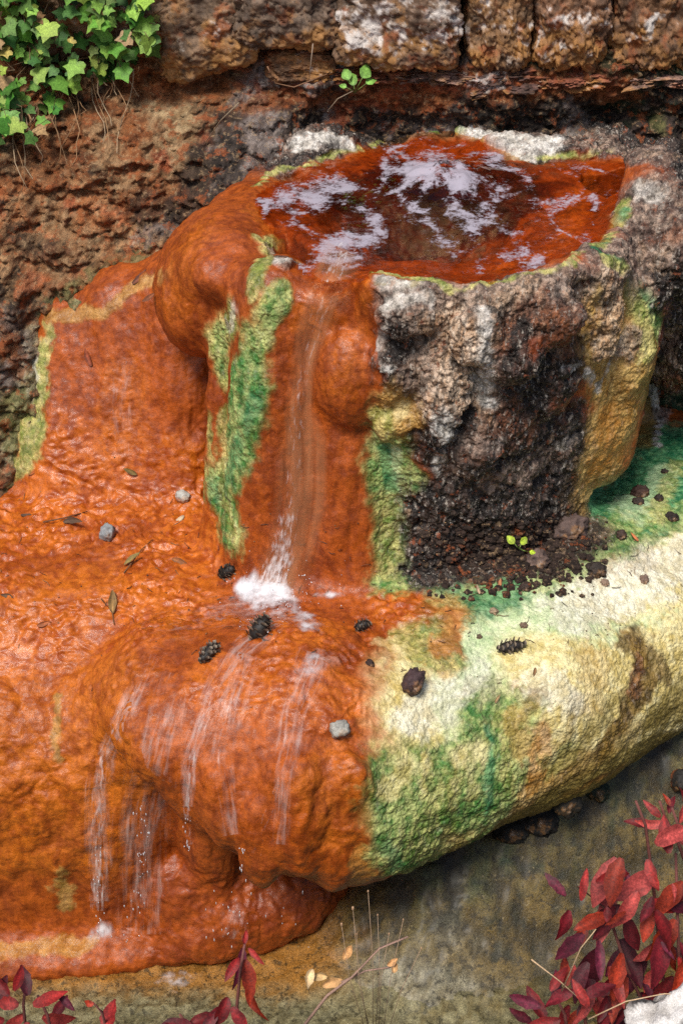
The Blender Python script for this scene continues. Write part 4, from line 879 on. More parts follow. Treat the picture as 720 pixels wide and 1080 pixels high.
# ------------------------------------------------------------------ running water and foam, laid on the finished rock
bpy.context.view_layer.update()
DG = bpy.context.evaluated_depsgraph_get()
def hit(px, py):
    ok, p, n, *_ = SC.ray_cast(DG, CO, ray(px, py).normalized())
    return (p, n) if ok else (None, None)
def ribbon(name, path, mat, off=.006, ns=60, nt=14, kind='structure'):
    """path: (px, py, half width px, density); follows the rock under it"""
    T = np.linspace(0, len(path)-1, ns); pa = np.array(path, float)
    cx, cy, hw, de = (np.interp(T, range(len(path)), pa[:, i]) for i in range(4))
    rows = []; FL = []
    L = 0
    for i in range(ns):
        j0, j1 = max(0, i-1), min(ns-1, i+1); dx, dy = cx[j1]-cx[j0], cy[j1]-cy[j0]; l = math.hypot(dx, dy) or 1
        row = []
        for t in np.linspace(-1, 1, nt):
            p, n = hit(cx[i]-dy/l*hw[i]*t, cy[i]+dx/l*hw[i]*t)
            row.append(p); FL.append((t*hw[i]*.03, i/ns*len(path)*1.0, de[i]*(1-abs(t)**3)))
        rows.append(row)
    R = np.array([[tuple(q) for q in row] for row in rows])
    for _ in range(3):
        R[1:-1] = R[1:-1]*.5+(R[:-2]+R[2:])*.25
        R[:, 1:-1] = R[:, 1:-1]*.5+(R[:, :-2]+R[:, 2:])*.25
    to = np.array(CO)-R; to /= np.linalg.norm(to, axis=2)[..., None]; to[..., 2] = np.maximum(to[..., 2], 0)*.6
    R = R+to*off
    k = np.arange(ns*nt).reshape(ns, nt); Fq = np.stack([k[:-1, :-1], k[1:, :-1], k[1:, 1:], k[:-1, 1:]], -1).reshape(-1, 4)
    FL = np.array(FL); FL[:, 0] += len(path)*3.3+path[0][0]*.37
    return name, R.reshape(-1, 3), Fq, mat, FL, kind
todo = [
 ribbon('water', [(362, 262, 26, .5), (352, 284, 26, .7), (345, 310, 26, .7), (330, 350, 22, .75), (320, 390, 15, .8), (316, 430, 18, .8), (320, 470, 30, .7), (318, 530, 32, .7), (308, 580, 30, .8), (290, 625, 30, .9)], M_VEIL, .008, 90, 22),
 ribbon('water', [(365, 256, 18, .6), (352, 284, 18, .6), (344, 312, 16, .5), (323, 375, 8, .5), (313, 430, 9, .55), (312, 480, 14, .42), (306, 530, 15, .5), (298, 580, 17, .8), (284, 624, 22, 1.0)], M_GLINT, .013, 90, 18),
 ribbon('water', [(130, 740, 8, .55), (108, 800, 9, .6), (102, 870, 12, .6), (104, 960, 12, .7)], M_GLINT, .009),
 ribbon('water', [(240, 700, 10, .4), (205, 780, 8, .5), (196, 850, 7, .6), (200, 890, 6, .5)], M_GLINT, .009),
 ribbon('water', [(330, 690, 14, .55), (316, 740, 10, .35), (290, 830, 8, .4), (270, 900, 8, .45)], M_GLINT, .009),
 ribbon('water', [(160, 690, 10, .4), (135, 745, 14, .65), (115, 790, 14, .6), (103, 830, 18, .5), (105, 900, 20, .6), (105, 950, 16, .6)], M_TRICK, .006),
 ribbon('water', [(290, 650, 20, .6), (250, 690, 24, .55), (220, 740, 22, .45), (200, 800, 14, .6), (197, 850, 8, .8)], M_TRICK, .006),
 ribbon('water', [(185, 710, 24, .4), (165, 790, 34, .5), (150, 860, 40, .55), (150, 930, 34, .5), (150, 985, 34, .45)], M_TRICK, .006),
 ribbon('water', [(335, 690, 26, .6), (312, 750, 24, .5), (300, 820, 16, .5), (295, 890, 12, .5)], M_TRICK, .006),
 ribbon('water', [(262, 690, 24, .5), (245, 740, 22, .5), (232, 800, 18, .45), (245, 880, 14, .5)], M_TRICK, .006),
 ribbon('water', [(280, 640, 30, .55), (220, 650, 24, .45), (150, 665, 26, .35)], M_TRICK, .005),
 ribbon('water', [(250, 960, 20, .45), (245, 990, 20, .45)], M_TRICK, .006, 20),
 ribbon('water', [(130, 380, 14, .45), (128, 430, 16, .5), (130, 480, 16, .3)], M_TRICK, .005),
]
def foam_patch(px, py, rx, ry, ang, dens, off):
    n = 34; rows = []; FL = []
    ca, sa = math.cos(ang), math.sin(ang)
    for i in np.linspace(-1, 1, n):
        for j in np.linspace(-1, 1, n):
            p, _ = hit(px+rx*i*ca-ry*j*sa, py+rx*i*sa+ry*j*ca)
            d = math.hypot(i, j); w = max(0, 1-d**1.7)*dens
            rows.append((p.x, p.y, p.z+off*(.3+max(0, 1-d)))); FL.append((p.x*1.0, p.y, w))
    R = np.array(rows).reshape(n, n, 3)
    for _ in range(2):
        R[1:-1, 1:-1] = R[1:-1, 1:-1]*.4+.15*(R[:-2, 1:-1]+R[2:, 1:-1]+R[1:-1, :-2]+R[1:-1, 2:])
    k = np.arange(n*n).reshape(n, n); Fq = np.stack([k[:-1, :-1], k[1:, :-1], k[1:, 1:], k[:-1, 1:]], -1).reshape(-1, 4)
    return 'foam', R.reshape(-1, 3), Fq, M_FOAM, np.array(FL), 'stuff'
foams = [foam_patch(281, 630, 52, 34, .2, .92, .02), foam_patch(262, 622, 26, 20, -.6, 1.0, .012), foam_patch(322, 655, 34, 15, .7, .8, .006), foam_patch(345, 628, 34, 7, 0, .6, .004), foam_patch(330, 700, 34, 20, -.4, .55, .004), foam_patch(230, 650, 40, 10, -.35, .5, .004),
         foam_patch(105, 985, 24, 16, -.4, .75, .006), foam_patch(185, 1035, 36, 18, -.3, .6, .004), foam_patch(300, 600, 18, 26, .2, .5, .015)]
for name, R, Fq, mat, FL, kd in todo+foams:
    tag(np_mesh(name, R, Fq, mat, None, flow=FL), kind=kd)
# spray droplets round the foot of the fall, and drops falling off the overhang
def ico(r):
    t = (1+5**.5)/2; v = np.array([(-1, t, 0), (1, t, 0), (-1, -t, 0), (1, -t, 0), (0, -1, t), (0, 1, t), (0, -1, -t), (0, 1, -t), (t, 0, -1), (t, 0, 1), (-t, 0, -1), (-t, 0, 1)]); v = v/np.linalg.norm(v[0])*r
    return v, [(0, 11, 5), (0, 5, 1), (0, 1, 7), (0, 7, 10), (0, 10, 11), (1, 5, 9), (5, 11, 4), (11, 10, 2), (10, 7, 6), (7, 1, 8), (3, 9, 4), (3, 4, 2), (3, 2, 6), (3, 6, 8), (3, 8, 9), (4, 9, 5), (2, 4, 11), (6, 2, 10), (8, 6, 7), (9, 8, 1)]
M_DROP, nt_, o_ = new_mat('droplet'); p_ = N(nt_, 'ShaderNodeBsdfPrincipled', Roughness=.1); p_.inputs['Base Color'].default_value = (.85, .86, .9, 1); p_.inputs['Transmission Weight'].default_value = .35; nt_.links.new(p_.outputs[0], o_.inputs[0])
mb = MB()
for _ in range(150):
    px, py = random.gauss(290, 26), random.gauss(628, 17); p, n = hit(px, py)
    v, f = ico(random.uniform(.0008, .0022)); q = p+Vector((random.gauss(0, .006), random.gauss(0, .006), abs(random.gauss(0, .018)))); mb.add(v+np.array(q), f, (.9, .9, .9))
def drops(px, y0, y1, n, spread, Y):
    for _ in range(n):
        p = at_y(px+random.gauss(0, spread), random.uniform(y0, y1), Y); v, f = ico(random.uniform(.0009, .0016)); v = v*np.array((1, 1, random.uniform(1.5, 7))); mb.add(v+np.array(p), f, (.9, .9, .9))
drops(104, 890, 990, 26, 3, 2.70); drops(150, 850, 930, 26, 5, 2.69); drops(255, 885, 930, 8, 2, 2.50); drops(197, 860, 900, 12, 2, 2.60); drops(140, 940, 1000, 16, 8, 2.70); drops(235, 930, 1000, 16, 12, 2.68); drops(290, 930, 1000, 12, 24, 2.66)
tag(mb.build('water_drops', M_DROP), kind='stuff')

# ------------------------------------------------------------------ ivy
ivy = empty('ivy_plant', tuple(at(60, 60)), 'green ivy hanging over the wall and bank with dangling dry roots', 'ivy')
IVY = [(0, 0), (.10, -.10), (.26, -.16), (.48, -.06), (.46, .10), (.44, .21), (.56, .40), (.40, .48), (.22, .60), (.0, .98)]
IVY = IVY + [(-x, y) for x, y in IVY[-2:0:-1]]
def ivy_leaf(mb, p, n, up, s, col):
    R = frame(n, up); vs = [Vector((0, .22, -.06))]; cs = [np.array(col)*1.25]
    for x, y in IVY:
        x *= random.uniform(.9, 1.1); z = -.22*abs(x)**1.3-.16*(y-.3)**2+random.uniform(-.03, .03)
        vs.append(Vector((x, y, z))); cs.append(np.array(col)*(random.uniform(.85, 1.1)))
    m = len(IVY); fs = [(0, 1+i, 1+(i+1) % m) for i in range(m)]
    mb.add([Vector(p)+R@(v*s) for v in vs], fs, cs)
leaves, stems = MB(), MB()
greens = [(.12, .26, .035), (.17, .34, .045), (.07, .18, .03), (.26, .41, .07), (.05, .13, .025), (.13, .26, .06)]
def in_ivy(x, y):
    lim = np.interp(x, [-60, 0, 30, 60, 70, 100, 130, 155, 170], [170, 150, 150, 118, 100, 76, 72, 62, 18])
    return y < lim
nleaf = 0
while nleaf < 400:
    x, y = random.uniform(-70, 168), random.uniform(-40, 160)
    if not in_ivy(x, y): continue
    p = at(x, y)
    if p is None or p.y > 4.6: p = at_y(x, y, 4.40)
    d = ray(x, y).normalized(); lift = random.uniform(.02, .13)
    q = Vector(p)-d*lift
    nr = Vector((random.gauss(0, .45), -1+random.gauss(0, .2), .75+random.gauss(0, .4)))
    up = Vector((random.gauss(0, .8), -.2, random.gauss(-.45, .6)))
    c = random.choice(greens); c = [k*random.uniform(.8, 1.2) for k in c]
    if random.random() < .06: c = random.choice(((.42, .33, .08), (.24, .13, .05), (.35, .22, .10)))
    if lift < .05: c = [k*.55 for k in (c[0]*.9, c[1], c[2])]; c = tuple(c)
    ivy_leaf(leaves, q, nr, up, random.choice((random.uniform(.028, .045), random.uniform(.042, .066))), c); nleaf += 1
    if random.random() < .4:
        stems.tube([q, q+Vector((random.gauss(0, .02), .03, random.gauss(.0, .03))), q+Vector((random.gauss(0, .03), .07, .03))], .0016, .0014, (.16, .10, .05), 4)
stems.build('vine', M_DRY, ivy)
for _ in range(26):
    x = random.choice((random.uniform(0, 60), random.uniform(60, 140))); y = float(np.interp(x, [0, 60, 140], [130, 100, 70])); pts = []; L = random.uniform(20, 90)
    for t in np.linspace(0, 1, 7):
        xx = x+8*math.sin(t*4+x)+t*random.uniform(-4, 4); p = at(xx, y+t*L)
        pts.append(Vector(p)-ray(xx, y).normalized()*(.03+.02*math.sin(t*5+x)))
    stems = MB(); stems.tube(pts, .0022, .0012, random.choice(((.30, .17, .08), (.20, .11, .05), (.36, .26, .16))), 5); stems.build('hanging_root', M_DRY, ivy)
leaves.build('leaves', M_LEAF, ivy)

# ------------------------------------------------------------------ generic broad leaf and small plants
def blade(mb, base, tip_dir, nrm, L, W, col, curl=.2, fold=.25, tipcol=None):
    twist, bend = random.gauss(0, .5), random.gauss(0, .12); wob = [random.uniform(-.12, .12) for _ in range(9)]; blot = random.uniform(0, 9)
    R = frame(nrm, tip_dir); n, m = 9, 5; vs, fs, cs = [], [], []
    for i in range(n):
        t = i/(n-1); w = W*.5*(math.sin(math.pi*min(1, t*.93+.05))**.75)*(1-.25*t)
        for j in range(m):
            s = (j/(m-1)-.5)*2
            z = -curl*L*t*t + fold*abs(s)*w + .02*L*math.sin(t*9+s*2)*.3
            tw = twist*t; sx_ = s*w*(1+wob[i]); z += .06*w*math.sin(t*14+s*3+wob[0]*40)
            vs.append(Vector(base)+R@Vector((sx_*math.cos(tw)-z*math.sin(tw)+bend*L*t*t, t*L, z*math.cos(tw)+sx_*math.sin(tw))))
            vein = (1.35 if j == 2 else 1.0)*(1+.35*math.sin(t*5+blot)*math.sin(s*2+blot*2))*random.uniform(.85, 1.15)*(.75 if i in (0, n-1) else 1); c = np.array(col)
            if tipcol is not None: c = c*(1-t)+np.array(tipcol)*t
            cs.append(c*vein)
    for i in range(n-1):
        for j in range(m-1): fs.append((i*m+j, i*m+j+1, (i+1)*m+j+1, (i+1)*m+j))
    mb.add(vs, fs, cs)
reds = [(.10, .012, .03), (.20, .012, .012), (.30, .028, .024), (.12, .008, .014), (.36, .055, .045), (.07, .007, .015), (.26, .03, .010), (.16, .010, .012)]
def red_plant(label, stems_px, depth_y, spec_leaves, group='red leaved plants on the near bank'):
    """stems_px: list of pixel paths; spec_leaves: (px, py, length px, angle deg in picture, width ratio, pink)"""
    base = at_y(stems_px[0][0][0], stems_px[0][0][1], depth_y)
    r = empty('red_leaved_plant', tuple(base), label, 'plant', group)
    lv = MB()
    for path in stems_px:
        pts = [at_y(x, y, depth_y+random.uniform(-.02, .02)) for x, y in path]
        st = MB(); st.tube(pts, .0035, .0022, (.16, .05, .04), 6); st.build('stem', M_DRY, r)
    for (x, y, L, ang, wr, pk) in spec_leaves:
        yy = depth_y+random.uniform(-.07, .07); b = at_y(x, y, yy); dist = (b-CO).length; Lm = L*dist/FOC*.88
        a = math.radians(ang); c, s = math.cos(PITCH), math.sin(PITCH)
        U = Vector((0, s, c)); Fw = Vector((0, c, -s)); t = Vector((math.cos(a), 0, 0))+U*math.sin(a)+Fw*random.uniform(-.35, .15)
        nn = -Fw+U*random.uniform(.0, .6)+Vector((random.uniform(-.5, .5), 0, 0))
        col = np.array(random.choice(reds))
        if pk: col = np.array((.44, .085, .075))*(1-.0)
        blade(lv, b, t, nn, Lm, Lm*wr, col*np.array((1.05, .85, .85))*random.uniform(.6, 1.0), random.uniform(.05, .3), random.uniform(.15, .4), None)
    lv.build('leaves', M_LEAF, r)
    return r
big = [(650, 905, 62, 240, .46, 1), (690, 920, 62, 215, .46, 1), (690, 890, 58, 25, .44, 1), (655, 905, 55, 250, .45, 0), (645, 940, 62, 265, .42, 1), (632, 1000, 66, 250, .48, 0), (655, 990, 56, 290, .42, 0), (655, 1005, 52, 245, .42, 0), (700, 985, 62, 255, .45, 0), (712, 970, 58, 235, .44, 0), (690, 960, 50, 300, .42, 0), (640, 965, 44, 200, .42, 0), (615, 985, 46, 220, .44, 0), (600, 960, 38, 250, .44, 0), (596, 945, 34, 120, .4, 0), (720, 930, 56, 225, .42, 0), (705, 900, 44, 95, .42, 0), (680, 1010, 52, 240, .42, 0), (660, 1030, 50, 230, .42, 0), (620, 1015, 46, 235, .45, 0), (640, 1050, 48, 260, .40, 0), (690, 1030, 50, 250, .42, 0), (722, 1010, 50, 245, .42, 0), (612, 950, 40, 60, .3, 0), (628, 930, 40, 20, .4, 0), (672, 940, 50, 250, .42, 0), (650, 955, 46, 230, .42, 0), (710, 1030, 46, 230, .42, 0), (700, 950, 48, 330, .42, 0)]
for _ in range(64):
    x, y = random.uniform(565, 740), random.uniform(905, 1095)
    if x < 650-(y-905)*.45: continue
    big.append((x, y, random.uniform(20, 48), random.choice((random.uniform(200, 310), random.uniform(200, 310), random.uniform(0, 360))), random.uniform(.28, .5), random.random() < .16))
red_plant('tall clump of crimson and pink leaves at the lower right beside the white rock', [[(705, 1085), (695, 1000), (688, 930), (680, 870), (670, 845)], [(690, 1085), (660, 1020), (640, 960), (610, 935)], [(720, 1085), (715, 1000), (712, 900)]], 1.62, big)
red_plant('small budding red sprigs at the right edge above the crimson clump', [[(740, 960), (715, 890), (700, 860), (695, 845)], [(735, 920), (718, 880), (708, 852)]], 1.68, [(700, 868, 30, 200, .45, 0), (696, 862, 26, 130, .4, 0), (705, 858, 22, 80, .4, 0), (716, 868, 28, 60, .4, 0), (690, 872, 34, 150, .4, 0), (715, 885, 44, 340, .45, 1), (706, 850, 16, 110, .4, 0), (722, 850, 22, 80, .4, 0)])
low = [(x, y, random.uniform(28, 44), a, .42, 0) for x, y, a in ((570, 1062, 160), (585, 1058, 90), (600, 1060, 240), (590, 1075, 200), (575, 1075, 110), (610, 1075, 70), (620, 1062, 120), (605, 1045, 200), (560, 1078, 150), (630, 1078, 60), (598, 1040, 100), (645, 1075, 120), (580, 1045, 60), (615, 1050, 20))]
red_plant('low tangle of dark red leaves left of the white rock', [[(600, 1100), (595, 1070), (585, 1050)], [(620, 1100), (615, 1065), (605, 1040)]], 1.56, low)
red_plant('red plant in the lower left corner with dark purple tips', [[(30, 1110), (25, 1060), (28, 1030)], [(60, 1110), (50, 1070), (40, 1050)]], 1.60, [(30, 1050, 34, 100, .5, 0), (20, 1060, 38, 170, .5, 0), (35, 1060, 40, 20, .45, 0), (25, 1070, 34, 220, .5, 0), (45, 1072, 40, 340, .45, 0), (10, 1050, 30, 130, .5, 0), (55, 1075, 30, 60, .45, 0), (5, 1075, 34, 200, .5, 0), (30, 1078, 34, 260, .5, 0), (62, 1050, 24, 330, .4, 0), (-10, 1060, 34, 60, .5, 0), (15, 1045, 28, 60, .45, 0)])
red_plant('single upright red leaf with a dark bud at the bottom edge', [[(112, 1110), (112, 1085), (108, 1068), (98, 1057)]], 1.60, [(112, 1088, 36, 95, .62, 0), (99, 1060, 12, 160, .7, 0)])
red_plant('slender red sprig with drooping folded leaves at the bottom centre', [[(250, 1110), (250, 1060), (254, 1020), (258, 996)], [(205, 1110), (200, 1085), (190, 1070)]], 1.62, [(256, 1000, 46, 265, .34, 0), (258, 1012, 50, 290, .36, 0), (252, 1010, 30, 235, .4, 0), (262, 1000, 26, 320, .3, 0), (258, 996, 16, 90, .5, 0), (240, 1052, 34, 250, .55, 0), (245, 1062, 30, 300, .5, 0), (205, 1085, 34, 160, .5, 0), (200, 1080, 34, 20, .5, 0), (215, 1088, 30, 60, .5, 0), (190, 1076, 26, 200, .5, 0), (262, 1040, 40, 285, .36, 0)])

# weed on the wall foot, sprout on the soil
def sprout(label, px, py, y, leaves_, col):
    b = at_y(px, py, y); r = empty('small_weed', tuple(b), label, 'plant'); lv, st = MB(), MB()
    for dx, dy, s in leaves_:
        q = at_y(px+dx, py+dy, y-.03); st.tube([b, (b+q)/2+Vector((0, -.01, .004)), q], .0014, .0010, (.16, .24, .05), 5)
        blade(lv, q, Vector((dx, 0, -dy+.01)).normalized(), Vector((.1*dx/10, -1, .9)), s*.0029, s*.0026, np.array(col)*random.uniform(.8, 1.2), .1, .15)
    st.build('stem', M_DRY, r); lv.build('leaves', M_LEAF, r)
sprout('little round leaved green weed rooted below the wall stones', 374, 98, 4.40, [(-6, -14, 14), (8, -16, 17), (12, -10, 12), (-1, -8, 15), (-9, -6, 8)], (.16, .32, .06))
hp, _ = hit(548, 580)
sprout('tiny yellow green seedling in the dark soil under the basin', 546, 578, hp.y-.01, [(-4, -5, 10), (3, -4, 9), (12, 4, 6)], (.36, .48, .03))

# ------------------------------------------------------------------ cones, pebbles, clods, dry leaves, twigs
def surf_at(px, py, lift=0):
    p, n = hit(px, py); return p+n*lift, n
def cone(px, py, L, ang, label, wet=0, squash=1.0):
    p, n = surf_at(px, py); a = math.radians(ang); c, s = math.cos(PITCH), math.sin(PITCH)
    axis = Vector((math.cos(a), 0, 0))+Vector((0, s, c))*math.sin(a); axis = (axis-n*axis.dot(n)).normalized()
    Lm = L*(p-CO).length/FOC; R = Lm*.34*squash; ctr = p+n*R*.5
    r = empty('cypress_cone', tuple(ctr), label, 'cone', 'fallen cones on the terrace')
    Fm = frame(n, axis); core, sc = MB(), MB()
    v, f = CS[10]; u = v/np.linalg.norm(v, axis=1)[:, None]*np.array((R*.72, Lm*.46, R*.72))
    core.add([ctr+Fm@Vector(q) for q in u], [tuple(q) for q in f], (.012, .008, .006))
    k = 0; rows = 7
    for i in range(rows):
        t = -0.92+1.84*i/(rows-1); rr = R*math.sqrt(max(.06, 1-t*t))*(1.0 if t < 0 else .96); m = max(3, int(round(7*math.sqrt(max(.08, 1-t*t)))))
        for j in range(m):
            th = 2*math.pi*(j+.5*(i % 2))/m; o = Vector((math.cos(th), 0, math.sin(th))); y = t*Lm*.5
            tang = Vector((-math.sin(th), 0, math.cos(th))); w = R*.46*random.uniform(.8, 1.2); h = Lm*.11*random.uniform(.7, 1.1)
            o = (o+Vector((random.gauss(0, .09), random.gauss(0, .1), random.gauss(0, .09)))); ctrs = o*rr*.62+Vector((0, y-h*.4, 0)); tip = o*(rr*1.10)+Vector((0, y+h*.75, 0))
            q = [ctrs-tang*w*.5, ctrs+tang*w*.5, tip+tang*w*.62-Vector((0, h*.35, 0)), tip+o*rr*.04, tip-tang*w*.62-Vector((0, h*.35, 0)), tip-o*rr*.2+Vector((0, -h*.9, 0))]
            g = random.uniform(.6, 1.5); edge = (.15*g, .115*g, .085*g); dk = (.025*g, .016*g, .011*g)
            sc.add([ctr+Fm@e for e in q], [(0, 1, 2, 3, 4), (0, 5, 1), (1, 5, 2), (2, 5, 3), (3, 5, 4), (4, 5, 0)], [dk, dk, edge, (edge[0]*1.6, edge[1]*1.6, edge[2]*1.5), edge, dk])
    core.build('core', M_CONE, r); sc.build('scales', M_CONE, r, smooth=False)
cone(277, 664, 32, 60, 'large dark open cone just below the white splash', squash=1.15)
cone(221, 690, 30, 65, 'slim dark cone on the orange brink, leftmost on the bulge', squash=.85)
cone(242, 604, 26, 10, 'half sunk cone left of the foot of the waterfall', squash=.9)
cone(383, 662, 18, 20, 'small round black cone on the orange shelf right of the splash', squash=1.2)
cone(538, 682, 30, 10, 'dark cone lying sideways on the cream roll', squash=.85)
def rockobj(name, px, py, w, h, label, cat, col, seed, group=None, e=2.6, rough=.12, sink=.25, n=10):
    p, nn = surf_at(px, py); k = (p-CO).length/FOC
    q, f = rock_shape(n, (w*k, max(w, h)*k*.85, h*k), e, rough, seed, 2.2)
    R = np.array(frame((nn+Vector((0, -.2, .6))).normalized(), Vector((random.uniform(-.4, .4), 1, 0)))); q = q@R.T+np.array(p+nn*h*k*(.5-sink))
    kk = fbm(q*60, 3, seed); cc = np.array(col)[None]*(1+.45*kk[:, None]); hgt = ((q-np.array(p))@np.array(nn))/(h*k)
    if name == 'pebble': cc = mixc(cc, c3(.34, .10, .03), (1-sstep(.0, .40, hgt+.3*kk))*.85)
    o = np_mesh(name, q-np.array(p)*0, f, M_STONE, None, cc)
    # origin at the stone
    c = Vector(q.mean(0)); o.data.transform(Matrix.Translation(-c)); o.location = c
    return tag(o, label, cat, group)
rockobj('pebble', 357, 768, 20, 17, 'pale grey rounded pebble stuck on the orange bulge', 'pebble', (.30, .29, .26), 71, e=3)
rockobj('dark_stone', 432, 722, 20, 30, 'blocky purple brown stone where the orange meets the cream', 'stone', (.055, .03, .032), 70, e=3, rough=.14, sink=.2)
rockobj('pebble', 114, 565, 14, 22, 'bluish grey flat pebble on the wet orange shelf', 'pebble', (.24, .25, .26), 72)
rockobj('pebble', 192, 526, 15, 12, 'pale chalky pebble near the green streak', 'pebble', (.45, .44, .40), 73)
rockobj('pebble', 715, 822, 18, 26, 'dark wet stone under the roll at the right edge', 'pebble', (.02, .018, .016), 74)
for i, (x, y, w_, h_, lb) in enumerate(((536, 874, 34, 12, 'low black wet stone under the roll at its lowest gleam'), (566, 862, 40, 15, 'largest black wet stone tucked under the cream roll'), (598, 846, 32, 14, 'dark wet stone under the roll right of the largest one'), (628, 832, 26, 12, 'greenish black wet stone under the roll nearest the right'))):
    rockobj('wet_stone', x, y, w_, h_, lb, 'stone', ((.014, .014, .012), (.012, .011, .010), (.02, .018, .014), (.016, .03, .018))[i], 60+i, 'dark wet stones under the roll', 2.6, .2, .5)
soil_g = 'dark clods around the soil heap'
CL = [(600, 556, 34, 26, (.10, .065, .055), 'big crumbly brown clod on top of the soil heap'), (565, 593, 26, 20, (.13, .085, .07), 'paler brown clod at the front of the soil heap'), (628, 601, 20, 14, (.03, .02, .015), 'black lump on the cream rock right of the soil'),
      (675, 521, 18, 14, (.06, .03, .022), 'dark red brown lump on the green ground'), (672, 530, 12, 9, (.035, .022, .016), 'small dark lump beside the red brown one'), (694, 526, 9, 8, (.025, .016, .012), 'little black lump on green algae at the right'), (708, 546, 13, 8, (.02, .013, .01), 'flat black lump near the right edge'),
      (654, 565, 11, 13, (.05, .028, .02), 'upright brown crumb on the green margin'), (553, 620, 11, 9, (.04, .024, .018), 'small brown crumb below the soil heap'), (700, 498, 7, 6, (.03, .02, .014), 'tiny dark crumb highest on the green ground'), (678, 612, 9, 11, (.20, .13, .10), 'pinkish chip on the cream rock'), (637, 615, 9, 8, (.25, .17, .12), 'tan chip beside the black lump'), (520, 645, 9, 7, (.30, .22, .14), 'tan crumb on the mint rock'), (505, 672, 6, 5, (.12, .08, .05), 'brown speck of stone on the pale rock'), (390, 700, 9, 7, (.04, .02, .015), 'dark chip on the red shelf'), (552, 660, 8, 6, (.18, .12, .08), 'small chip above the sideways cone')]
for i, (x, y, w_, h_, c_, lb) in enumerate(CL):
    rockobj('soil_clod', x, y, w_, h_, lb, 'clod', c_, 80+i, soil_g, 2.2, .24, .42)
# loose soil: uncountable crumbs heaped at the foot of the dark rock
mb = MB()
for i in range(1100):
    x, y = random.gauss(540, 46), random.gauss(585, 22)
    if not (440 < x < 640 and 545 < y < 632): continue
    p, n = hit(x, y)
    if p is None or p.z > 1.2: continue
    s = abs(random.gauss(.003, .003))+.002 if random.random() > .06 else random.uniform(.008, .014); v, f = CS[6]; u = v/np.linalg.norm(v, axis=1)[:, None]; u = u*(1+.35*np.sin(u*5+i).sum(1)*.3)[:, None]*s*np.array((1, 1, .8))
    g = random.uniform(.6, 1.5); mb.add(u+np.array(p+n*s*.3), [tuple(q) for q in f], (.042*g, .026*g, .020*g))
tag(mb.build('soil', M_BANK), kind='stuff')
def dry_leaf(px, py, L, ang, label, col, curl=.5, name='fallen_leaf', wr=.4, lift=.006, g='fallen leaves on the wet shelf'):
    p, n = surf_at(px, py, lift); a = math.radians(ang); c, s = math.cos(PITCH), math.sin(PITCH)
    t = Vector((math.cos(a), 0, 0))+Vector((0, s, c))*math.sin(a); t = t-n*t.dot(n); k = (p-CO).length/FOC
    mb = MB(); nn = (n+Vector((random.uniform(-.3, .3), -.4, random.uniform(0, .3)))).normalized()
    L *= .75; blade(mb, p, t, nn, L*k, L*k*wr, col, -curl*.5, .5)
    o = mb.build(name, M_DRY); o.data.transform(Matrix.Translation(-p)); o.location = p
    return tag(o, label, 'leaf', g)
DL = [(98, 386, 24, 120, 'curled red brown dead leaf stuck on the orange apron', (.22, .05, .02)), (140, 300, 26, 30, 'dark curled leaf high on the apron rim', (.12, .035, .015)), (165, 310, 22, 200, 'second dark leaf lower on the apron rim', (.16, .05, .02)), (145, 500, 20, 150, 'olive dead leaf near the back of the shelf', (.16, .11, .03)), (132, 598, 28, 70, 'olive leaf lying upright in the shelf ripples', (.20, .14, .04)), (195, 545, 22, 250, 'pale folded leaf below the chalky pebble', (.40, .30, .20)), (182, 590, 24, 340, 'brown soaked leaf in the middle of the shelf', (.20, .07, .02)), (120, 648, 34, 100, 'thin olive leaf standing at the shelf edge', (.18, .10, .03)), (68, 552, 26, 20, 'dark wet leaf on the left of the shelf', (.08, .04, .02)), (22, 545, 22, 10, 'dark leaf scrap at the left edge of the shelf', (.07, .035, .02)), (15, 630, 18, 160, 'blackish leaf scrap near the left edge', (.09, .05, .025)), (672, 572, 16, 130, 'orange dry leaf on the green margin', (.38, .12, .04)), (110, 560, 10, 80, 'bit of yellow straw beside the bluish pebble', (.45, .36, .14)), (520, 742, 14, 60, 'thin dry needle of leaf on the cream rock', (.28, .18, .08)), (565, 705, 13, 260, 'brown leaf bit on the cream roll', (.16, .08, .03)), (40, 660, 20, 20, 'half sunk orange leaf at the ragged edge', (.3, .09, .03)), (505, 628, 14, 110, 'buff leaf chip at the soil edge', (.35, .24, .15)), (525, 622, 15, 70, 'rust leaf chip at the soil edge', (.30, .12, .05))]
for x, y, L, a, lb, c_ in DL: dry_leaf(x, y, L, a, lb, c_, random.uniform(.1, .6))
def twig(label, path, y=None, r=.0022, col=(.2, .1, .05), lift=.008, name='twig'):
    pts = [at_y(a, b, y) if y else surf_at(a, b, lift)[0] for a, b in path]
    mb = MB(); mb.tube(pts, r, r*.6, col, 6); o = mb.build(name, M_DRY)
    o.data.transform(Matrix.Translation(-pts[0])); o.location = pts[0]
    return tag(o, label, 'twig')
twig('thin dark twig on the left of the orange shelf', [(45, 553), (70, 548), (92, 540)], None, .0025, (.12, .05, .02))
twig('bent twig lying across the shelf centre', [(130, 606), (150, 580), (160, 570)], None, .002, (.14, .06, .02))
twig('short upright twig at the shelf edge', [(108, 632), (118, 645), (121, 660)], None, .002, (.16, .08, .03))
twig('pale dry root hanging over the bank left of the pool', [(252, 108), (232, 128), (216, 152)], 4.05, .002, (.22, .16, .10))
twig('grey root fibres hanging below the small wall stone', [(330, 46), (328, 64), (326, 84)], 4.36, .0018, (.30, .22, .16))
twig('curved brown root at the foot of the wall', [(282, 70), (290, 88), (310, 92), (345, 78)], 4.40, .003, (.20, .10, .05))
twig('thin stalk leaning on the wall foot beside the weed', [(345, 118), (356, 104), (372, 96)], 4.34, .0018, (.25, .18, .12))
mb = MB()
